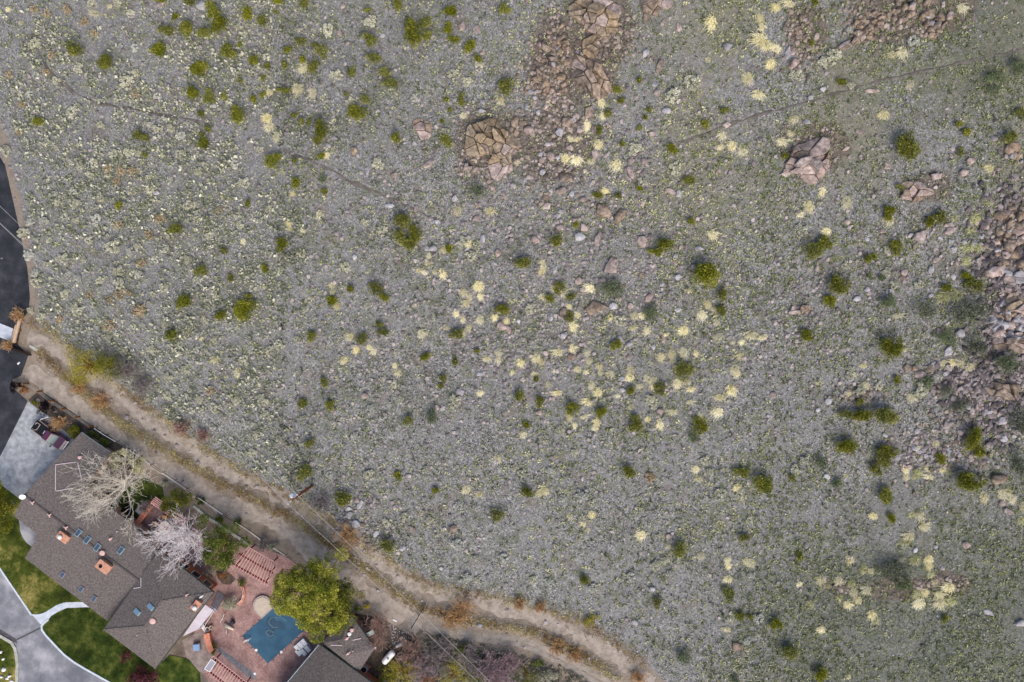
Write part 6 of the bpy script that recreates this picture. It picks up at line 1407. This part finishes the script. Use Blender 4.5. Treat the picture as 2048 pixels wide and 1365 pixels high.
# --- straw-coloured bunch grass
TUFT = [(193,27,11,9),(17,18,6,6),(43,45,5,5),(222,13,5,5),(542,185,11,8),(595,175,10,12),(627,185,8,11),(610,133,10,12),(536,235,12,12),(541,252,10,10),(554,272,8,11),(654,310,9,9),(587,388,7,6),(639,427,9,10),(579,448,7,7),(917,420,9,8),(982,420,11,8),(999,200,8,9),(927,230,8,6),
 (1424,43,13,15),(1521,36,9,9),(1522,52,8,9),(1522,78,14,13),(1533,90,12,11),(1497,155,14,11),(1516,187,14,11),(1202,203,9,10),(1207,230,8,9),(1176,250,9,12),(1141,275,8,8),(1157,278,9,8),(1197,287,11,9),(1132,315,10,9),(1152,317,12,10),(1181,322,8,6),(1234,327,11,12),(1212,382,10,8),(1031,322,6,6),
 (1444,270,9,9),(1442,293,8,7),(1464,290,10,10),(1484,300,10,8),(1416,118,6,6),(1579,7,13,9),(1553,15,11,8),(1921,15,13,12),(1553,97,12,8),(1543,127,10,10),(1784,108,8,7),(1804,103,11,13),(1766,228,11,8),(1588,237,11,10),(1583,268,10,7),(1561,282,11,8),(1646,382,8,10),(1693,402,10,12),
 (1619,410,11,11),(1599,427,9,8),(1978,335,9,9),(1778,437,11,10),(1909,437,9,8),(1949,437,12,10),(1976,405,11,9),(1819,167,9,8),(488,482,6,7),(430,717,10,8),(475,743,7,9),(405,677,4,4),(607,462,7,8),(580,457,7,5),(604,507,9,7),(622,595,6,4),(665,570,7,6),(664,583,5,6),(675,610,8,8),
 (702,672,9,11),(714,698,9,9),(737,693,7,7),(749,702,8,8),(689,718,9,8),(790,730,6,7),(795,743,10,7),(937,485,8,9),(889,498,10,8),(860,512,6,7),(855,525,8,6),(839,540,7,5),(852,545,7,6),(870,543,6,6),(885,545,7,10),(957,570,10,10),(929,583,9,9),(942,593,7,7),(959,592,8,7),(934,605,10,9),
 (829,610,5,4),(915,627,8,7),(925,637,6,8),(960,637,9,9),(991,633,7,8),(1015,643,7,9),(842,665,8,11),(897,657,6,5),(925,667,8,8),(939,655,8,8),(974,715,9,8),(997,703,8,8),(997,718,8,9),(962,785,9,7),(1422,468,12,10),(1086,525,6,8),(1086,540,7,9),(1112,575,8,8),(1128,585,10,9),(1086,592,9,9),(1182,575,13,9),
 (1139,612,7,6),(1144,650,10,11),(1157,630,7,7),(1221,633,6,6),(1270,630,8,7),(1284,630,8,7),(1377,581,8,5),(1404,627,11,10),(1416,607,8,8),(1426,617,7,6),(1432,642,7,7),(1369,660,12,12),(1437,672,12,9),(1501,667,12,9),(1524,673,10,6),(1484,683,7,6),(1296,660,10,9),(1264,655,8,6),(1332,640,5,4),
 (1334,668,6,5),(1366,702,11,13),(1391,705,7,7),(1343,706,8,9),(1347,720,8,8),(1324,712,9,9),(1352,732,7,11),(1482,710,9,8),(1470,735,10,9),(1474,746,9,9),(1461,777,11,13),(1439,793,12,7),(1437,822,13,10),(1401,837,9,12),(1379,803,8,6),(1347,822,9,6),(1354,765,11,9),(1374,762,8,8),(1381,777,9,6),
 (1307,760,9,9),(1308,772,8,8),(1282,772,9,6),(1291,753,7,8),(1262,738,9,9),(1261,753,9,8),(1222,748,10,7),(1199,730,8,8),(1201,742,7,8),(1177,706,8,8),(1179,720,9,8),(1142,695,10,8),(1117,703,12,7),(1074,714,9,8),(1084,722,8,8),(1041,723,8,8),(1156,737,8,7),(1174,742,6,6),(1072,748,9,5),(1096,767,7,7),
 (1116,785,12,6),(1184,768,9,8),(1196,782,9,10),(1176,802,13,6),(1261,812,7,7),(1237,792,6,5),(1139,832,8,9),(1167,833,9,6),(1194,843,8,9),(1192,856,7,6),(1151,850,6,6),(1319,845,8,9),(1296,838,6,5),(1049,868,8,9),(1026,745,5,7),(1464,685,4,4),(1109,742,4,4),
 (1654,463,9,9),(1936,492,15,12),(1956,492,12,9),(1993,503,9,10),(1933,520,10,8),(1941,460,9,10),(1793,630,11,6),(1889,592,14,11),(1913,588,14,11),(1883,620,9,5),(1806,698,10,5),(1726,730,9,5),(1733,770,10,8),(1699,787,7,7),(1821,793,9,8),(1922,728,12,10),(1938,732,10,9),(1886,725,10,6),(1904,724,10,7),(1993,718,8,7),
 (1873,885,8,9),(1839,897,8,7),(1636,765,6,5),(1789,838,7,6),(934,977,9,9),(960,986,9,7),(994,917,10,8),(1082,982,8,9),(1092,980,8,9),(1186,1028,9,9),(1137,1032,7,7),(1167,1047,7,8),(1176,1060,5,5),(1284,1068,10,10),(1336,1090,7,6),(1402,1110,7,7),(1457,1120,9,8),(1459,1131,8,8),(1490,1120,8,8),(1504,1126,10,9),
 (1457,1157,11,9),(1392,937,9,9),(1396,955,9,6),(1472,973,9,8),(1456,1258,10,6),(1814,953,9,9),(1834,942,11,9),(1859,953,11,6),(1885,938,8,6),(1898,944,8,6),(1856,935,8,6),(1809,937,6,8),(1833,953,8,6),(1968,992,11,10),(2003,985,11,13),(2018,980,8,9),(2024,996,8,9),(2044,1010,9,10),(2041,1038,10,8),(1746,1030,9,8),
 (1841,1028,9,11),(1824,1030,7,6),(1844,1052,11,10),(1818,1070,11,8),(1811,1082,12,8),(1701,1118,9,9),(1803,1117,7,6),(1829,1117,12,8),(1858,1116,9,9),(1859,1130,8,9),(1858,1148,10,8),(1869,1162,7,7),(1899,1173,12,9),(1904,1200,13,11),(1879,1202,14,11),(1836,1203,11,11),(1834,1185,9,9),(1851,1183,9,9),
 (1876,1187,12,10),(1623,1207,10,9),(1644,1158,10,10),(1676,1158,11,8),(1703,1165,9,9),(1706,1180,9,9),(1718,1198,9,9),(1678,1193,8,9),(1694,1207,11,9),(1733,1177,9,11),(1729,1137,8,9),(1743,1140,7,7),(1742,1226,9,9),(1750,1238,8,9),(1644,1257,9,8),(1803,1160,9,8),(1656,1170,6,6),(1698,1353,5,6),(1599,1167,6,5)]
M_STRAW = leafmat('straw_blades', C(214, 200, 146), C(242, 233, 186), C(255, 252, 228), rand=0.2, trans=0.25)
M_STRAW_G = leafmat('greenish_straw_blades', C(126, 134, 88), C(196, 194, 140), C(236, 232, 186), rand=0.12, trans=0.25)
TT = []
for k in range(8):
    g0 = np.random.default_rng(300 + k); a = -1.9 + 0.5 * g0.normal(); le = 0.5
    TT.append(np_mesh('grass_tuft', *blades(g0, 420, 0.86, 0.62, 0.030, 0.25, (le * math.cos(a), le * math.sin(a)), 0.3), material=M_STRAW))
    TT.append(np_mesh('grass_tuft', *blades(g0, 340, 0.86, 0.6, 0.028, 0.26, (le * math.cos(a), le * math.sin(a)), 0.35), material=M_STRAW_G))
tuft_items = []; g = np.random.default_rng(31)
TUFT = TUFT[:300]
for n, (px, py, rx, ry) in enumerate(TUFT):
    p = at(px, py); green = (px > 1600 and py > 940 and n % 3 == 0) or (px > 1870 and 400 < py < 640)
    r = (rx + ry) / 2
    o = add('grass_tuft', TT[(n % 8) * 2 + int(green)], (p.x, p.y, p.z - 0.02), 0, (rx / S * 1.3 * g.uniform(0.85, 1.2), ry / S * 1.3 * g.uniform(0.85, 1.2), r / S * g.uniform(0.8, 1.3)), cat='grass tuft', group='straw-coloured bunch grass tufts on the hillside')
    o.rotation_euler.z = g.normal() * 0.25
    sz = 'large' if r > 10 else ('medium-sized' if r > 7 else 'small')
    tuft_items.append(dict(px=px, py=py, r=r, desc=f"{sz} {'greenish straw' if green else 'pale straw'}", obj=o))

# --- pale sagebrush cushions
SAGE = [(73,90,12),(159,137,10),(115,162,8),(255,167,14),(273,190,10,1),(273,148,8),(317,195,8,2),(148,228,13),(203,252,9),(38,265,7,1),(12,303,11),(115,297,6),(145,325,7,2),(163,333,8),(188,327,9),(183,350,9),(257,307,9),(277,307,7),(227,307,8),(315,258,9),(343,257,9),(363,273,9,2),(363,310,10),
 (412,330,8),(397,345,9),(488,367,11),(460,207,8),(408,200,6,2),(115,388,7,2),(103,392,5,2),(147,383,7,2),(117,405,8),(155,407,9),(130,433,7,2),(193,437,9,2),(90,445,10,2),(62,445,9,2),(152,442,7),(377,410,10),(390,412,7),(393,428,6,2),(322,437,10,1),(217,338,8,1),(243,343,9,1),(267,343,8,1),(235,363,8,1),(93,145,7,1),
 (48,468,12),(60,510,11,2),(127,518,11),(230,492,14),(263,503,8,2),(275,492,7),(332,497,8,2),(313,520,7,2),(285,527,8,1),(280,550,8,2),(238,543,11),(238,567,11),(155,560,10,2),(138,547,6,2),(72,547,9,2),(77,565,12),(110,593,7,2),(133,588,10),(155,620,12),(328,575,9),(308,588,7),(280,622,12,1),(320,627,6,2),(197,645,5),
 (220,652,11,1),(218,677,8),(247,702,10),(267,653,6),(285,652,7,2),(303,700,9),(337,755,10),(450,772,10),(335,792,10),(350,778,8,2),(498,850,9,2),(433,815,11),(422,782,9,1),(473,802,9),(503,700,8,2),(490,722,10),(83,635,9),(63,622,8),(217,598,6,1),(233,588,6,1),(248,583,7,1),(260,588,6,1),(222,602,6,1),(240,595,6,1),
 (655,62,14),(740,45,13),(480,55,7),(270,98,8,2),(262,28,8),(185,8,9),(235,6,8),(70,20,8,1),(95,28,8,1),(135,20,9,1),(170,45,9,1),(190,68,8,1),(105,112,8,1),(757,328,12),(700,205,9),(830,197,8,2),(905,150,11),(935,165,10),(960,130,9),(890,268,9),(765,462,10),(640,430,8),(672,152,12),
 (1385,165,15),(1345,195,16),(1270,300,14),(1350,340,13),(1282,365,10),(1665,115,14),(1645,125,10),(1590,152,13),(1826,85,11,2),(1700,60,8,2),(1700,172,8),(1600,460,12),(1690,530,8),(1770,500,8),(1770,545,10),(1835,570,9),(1785,570,9),(1755,770,9),(1718,780,11),(1700,745,12),(1840,778,13),(1873,758,10,2),(1836,788,9),
 (1610,920,12),(1590,940,10),(1655,800,8),(1300,800,11),(1306,812,8),(1240,640,12),(1060,620,10),(1120,860,9),(925,485,12),(940,512,10),(690,535,11),(735,610,9),(730,445,8),(560,690,10),(540,700,9),(595,680,8),(525,800,12),(530,830,10),(790,770,9),(800,800,8),(910,800,12),(905,815,9),(740,820,10,2),(712,872,8,2),
 (540,940,6,2),(660,950,7,2),(738,950,11),(850,940,8),(918,1010,8,2),(810,1035,9),(775,1045,10),(860,1040,9),(914,1087,12,2),(1007,1117,10,2),(930,1155,12,2),(950,1115,8),(955,1160,7),(1045,945,9),(1100,945,9,2),(1165,990,13,2),(1125,997,8,2),(1185,1005,8),(1065,1160,8),(1097,1165,9,2),(1185,1175,9,2),(1260,1155,10,2),
 (1340,1150,9,2),(1310,1130,11),(1330,1120,9),(1515,1235,10,2),(1495,1281,8,2),(1502,1150,7,2),(1320,1070,7),(1440,990,12),(1480,990,12),(1420,945,8),(1300,955,10,1),(1410,920,9),(1500,1040,8),(1150,905,8),(1030,935,8),(600,985,7,2),(570,955,7),(640,1010,10),(560,880,8),(515,870,9),(505,905,9),(400,800,9),(370,740,8),
 (395,700,7,2),(360,690,8),(330,650,7),(300,470,9,1),(395,560,7,2),(410,640,8),(430,680,7),(460,655,7,2),(300,380,8),(340,360,7,2),(205,400,8),(240,450,9,1),(180,480,8),(100,480,7),(95,530,8),(170,520,7),(200,560,7),(180,590,7,1),(120,640,8,1),(300,250,6,2),(60,190,7,2),(20,150,8,1),(45,210,7,1),(520,300,7),(470,330,8,2),
 (540,420,8),(560,540,8),(480,450,8),(440,420,7,1),(420,470,8),(375,520,8),(430,590,8)]
M_SAGE = [leafmat('sage_leaves', C(162, 163, 140), C(206, 204, 182), C(236, 233, 214), rand=0.1, trans=0.1), leafmat('dry_tan_twigs', C(146, 130, 106), C(188, 172, 142), C(222, 204, 172), rand=0.1, trans=0.1), leafmat('pale_sage_leaves', C(168, 170, 158), C(206, 206, 196), C(236, 234, 222), rand=0.08, trans=0.1)]
ST = {}
for kd in range(3):
    for s in range(4):
        g0 = np.random.default_rng(500 + kd * 10 + s); cl = []
        for k in range(28):
            a = g0.random() * 6.283; d = 0.8 * math.sqrt(g0.random()); cl.append((d * math.cos(a), d * math.sin(a), 0.16 + 0.3 * (1 - d * d), 0.15 + 0.1 * g0.random()))
        v, f, q = leaves(g0, cl, 1100, 0.17, asp=0.65, up=0.3, out=0.7, fill=0.5)
        segs = [(0, 0, -0.15, c[0], c[1], c[2], 0.03, 0.012) for c in cl]; sv, sf = tubes_np(segs, 3)
        ST[(kd, s)] = np_mesh('sagebrush', *join([(v, f, q), (sv, sf, np.zeros(len(sv)))]), material=M_SAGE[kd])
sage_items = []; g = np.random.default_rng(41)
SAGE = SAGE[:298]
for n, t in enumerate(SAGE):
    px, py, r = t[:3]; kd = t[3] if len(t) > 3 else 0; p = at(px, py)
    o = add('sagebrush', ST[(kd, n % 4)], (p.x, p.y, p.z - 0.02), g.random() * 6.28, (r / S * 1.25, r / S * g.uniform(1.0, 1.25), r / S * 1.1), cat='shrub', group='pale sagebrush cushions on the hillside')
    sz = 'large' if r > 11 else ('medium-sized' if r > 8 else 'small')
    sage_items.append(dict(px=px, py=py, r=r, desc=f"{sz} {['grey-green', 'dry tan', 'whitish'][kd]}", obj=o))

for it, noun, oth in ((rock_items, 'rock', [('beside', tuft_items, 4, 'grass tuft'), ('next to', bush_items, 4, 'bush'), ('touching', rock_items, 4, 'rock')]),
                      (bush_items, 'bush', [('touching', tuft_items, 3, 'grass tuft'), ('beside', rock_items, 4, 'rock'), ('merging with', bush_items, 2, 'bush'), ('beside', sage_items, 5, 'sagebrush cushion')]),
                      (tuft_items, 'grass tuft', [('against', bush_items, 2, 'bush'), ('beside', rock_items, 4, 'rock'), ('clustered with', tuft_items, 5, 'grass tuft')]),
                      (sage_items, 'sagebrush cushion', [('beside', bush_items, 5, 'bush'), ('beside', sage_items, 4, 'sagebrush cushion')])):
    single_out(it, noun, oth)

# --- uncountable ground cover: small plants, dry stalks, stones
g = np.random.default_rng(51)
def field(n, dens):
    p = np.stack([g.uniform(-80, 80, n), g.uniform(-54, 54, n)], 1)
    d, s = segdist(p[:, 0], p[:, 1], TOE)
    du, _ = segdist(p[:, 0], p[:, 1], w0(UP_ROAD))
    px = p[:, 0] * S + 1024; py = 682.5 - p[:, 1] * S
    k = dens(p, px, py) * sstep(0.2, 1.6, np.where(s > 0, d, 0))
    for t in TRAILS:
        dt, _ = segdist(p[:, 0], p[:, 1], w0([(at(*q).x * S + 1024, 682.5 - at(*q).y * S) for q in t])); k = k * sstep(0.15, 0.5, dt)
    keep = g.random(n) < k
    return p[keep], px[keep], py[keep]
def bumpf(px, py, cx, cy, rx, ry): return np.exp(-(((px - cx) / rx) ** 2 + ((py - cy) / ry) ** 2))

M_TINY = mat('small_plants', C(70, 78, 56), C(222, 218, 198), c3=C(146, 150, 124), attr='rnd', ramp=(0.1, 0.9), rough=0.9, spec=0.1)
M_TINYG = mat('green_sprouts', C(58, 74, 40), C(220, 216, 172), c3=C(146, 152, 106), attr='rnd', ramp=(0.08, 0.92), rough=0.9, spec=0.1)
M_DRY = mat('dry_stalks', C(128, 116, 100), C(216, 206, 186), c3=C(176, 166, 148), attr='rnd', ramp=(0.1, 0.9), rough=0.9, spec=0.1)
M_PEB = mat('loose_stones', C(70, 70, 70), C(206, 203, 202), c3=C(138, 136, 136), attr='rnd', ramp=(0.1, 0.9), rough=0.95, spec=0.1, bump=0.3)
M_RUB = mat('brown_rubble', C(78, 71, 65), C(182, 168, 158), c3=C(128, 116, 107), attr='rnd', ramp=(0.1, 0.9), rough=0.95, spec=0.1, bump=0.3)
tiny = []
for k in range(6):
    g0 = np.random.default_rng(600 + k); cl = [(g0.normal() * 0.45, g0.normal() * 0.45, 0.25, 0.4) for _ in range(4)]
    tiny.append(leaves(g0, cl, 9, 0.62, asp=0.66, up=0.25, out=0.6, fill=0.45))
spr = []
for k in range(6):
    g0 = np.random.default_rng(620 + k); spr.append(blades(g0, 8, 1.0, 0.8, 0.24, 0.25, (0, 0), 0.6, one=True))
dryt = []
for k in range(4):
    g0 = np.random.default_rng(640 + k); dryt.append(blades(g0, 9, 1.0, 0.35, 0.07, 0.6, (0, 0), 0.4, one=True))
peb = []
for k in range(6):
    v, f = hull_rock(np.random.default_rng(660 + k), 8, 0.55, 0.3); peb.append((v, f, None))
slab = [(*plate_rock(np.random.default_rng(680 + k), 4 + k % 4, 0.3), None) for k in range(6)]

p, px, py = field(82000, lambda p, px, py: (0.26 + 0.74 * sstep(0.30, 0.56, fbm(p[:, 0] / 6, p[:, 1] / 6, 71))) * (0.6 + 0.4 * (px < 900)))
scatter('low_scrub', tiny, p, 0.16 + (0.3 + 0.3 * (px < 620)) * g.random(len(p)) ** 2.2, g, M_TINY, rnd=np.clip(0.75 * g.random(len(p)) + 0.3 * (px < 560), 0, 1), label='tiny grey-green cushions of low scrub all over the slope', cat='scrub')
p, px, py = field(80000, lambda p, px, py: (0.18 + 0.8 * sstep(0.30, 0.56, fbm(p[:, 0] / 6, p[:, 1] / 6, 81))) * (0.45 + 0.75 * sstep(900, 1500, px)))
scatter('green_sprouts', spr, p, 0.17 + 0.27 * g.random(len(p)) ** 1.7, g, M_TINYG, rnd=np.clip(g.random(len(p)) * (0.65 + 0.35 * (px < 1500)), 0, 1), label='small green and yellowish grass sprouts covering the slope', cat='grass')
p, px, py = field(15000, lambda p, px, py: 0.25 + 0.7 * fbm(p[:, 0] / 5, p[:, 1] / 5, 91))
scatter('dry_stalks', dryt, p, 0.14 + 0.22 * g.random(len(p)) ** 2, g, M_DRY, label='thin dry stalks and litter lying between the shrubs', cat='litter')
p, px, py = field(46000, lambda p, px, py: np.clip(0.18 + 0.75 * fbm(p[:, 0] / 4, p[:, 1] / 4, 95) + 0.6 * bumpf(px, py, 1130, 430, 300, 300) + 0.5 * bumpf(px, py, 1900, 700, 220, 280), 0, 1))
scatter('loose_stones', peb, p, 0.07 + 0.22 * g.random(len(p)) ** 3, g, M_PEB, label='small loose grey stones strewn over the slope', cat='stones', sink=-0.15)
def heap(zs):
    q = []
    for (cx, cy, sx, sy, n) in zs:
        a = np.stack([g.normal(cx, sx, n), g.normal(cy, sy, n)], 1)
        z0 = hgt((a[:, 0] - 1024) / S, (682.5 - a[:, 1]) / S)          # allow for the rising ground
        k = (H - z0) / H / S
        q.append(np.stack([(a[:, 0] - 1024) * k, (682.5 - a[:, 1]) * k], 1))
    return np.concatenate(q)
p = heap([(1105, 110, 26, 60, 560), (1100, 175, 32, 40, 520), (1130, 240, 38, 30, 300), (1110, 310, 50, 60, 300), (2018, 500, 24, 55, 300), (1955, 768, 42, 22, 300), (1800, 35, 65, 28, 380), (1740, 50, 30, 25, 260), (980, 305, 48, 45, 380), (1597, 85, 20, 40, 260),
          (1225, 80, 30, 28, 380), (1875, 1165, 32, 6, 150), (1680, 1172, 22, 6, 80), (1900, 890, 70, 45, 320), (1620, 290, 40, 22, 160), (1720, 790, 30, 12, 120)])
scatter('rubble', slab, p, 0.11 + 0.34 * g.random(len(p)) ** 2.0, g, M_RUB, label='brown and pinkish rubble heaped around the outcrops', cat='rubble', sink=-0.15)
p = heap([(2015, 500, 30, 70, 1000), (1955, 768, 46, 22, 800), (2005, 690, 34, 45, 500), (2020, 590, 26, 30, 300), (2025, 790, 24, 22, 200), (1985, 850, 50, 30, 250)])
scatter('grey_talus', slab, p, 0.16 + 0.5 * g.random(len(p)) ** 1.8, g, mat('mauve_grey_talus', C(58, 55, 58), C(166, 156, 154), c3=C(106, 99, 100), attr='rnd', ramp=(0.1, 0.9), rough=0.95, spec=0.1), label='mauve-grey broken talus around the gully ledges', cat='talus', sink=-0.1, tilt=0.3)
p = heap([(1130, 430, 140, 140, 1000), (1230, 560, 150, 100, 650), (980, 480, 140, 120, 500), (1300, 300, 120, 100, 450), (900, 720, 140, 80, 450), (1850, 520, 110, 80, 600), (1700, 590, 120, 80, 350), (1860, 905, 50, 22, 450), (1950, 840, 60, 40, 350), (740, 1050, 40, 50, 260), (1600, 690, 60, 60, 250), (1100, 700, 130, 70, 450), (700, 240, 260, 160, 900), (1300, 900, 350, 200, 1300), (700, 750, 250, 160, 1000), (1600, 400, 250, 200, 900), (300, 250, 200, 160, 350)])
scatter('pale_stones', slab, p, 0.10 + 0.30 * g.random(len(p)) ** 2, g, mat('pale_loose_stones', C(92, 86, 87), C(188, 176, 174), c3=C(140, 130, 130), attr='rnd', ramp=(0.1, 0.9), rough=0.95, spec=0.1), label='pale pinkish-grey stones strewn down the middle of the slope', cat='stones', sink=-0.15)
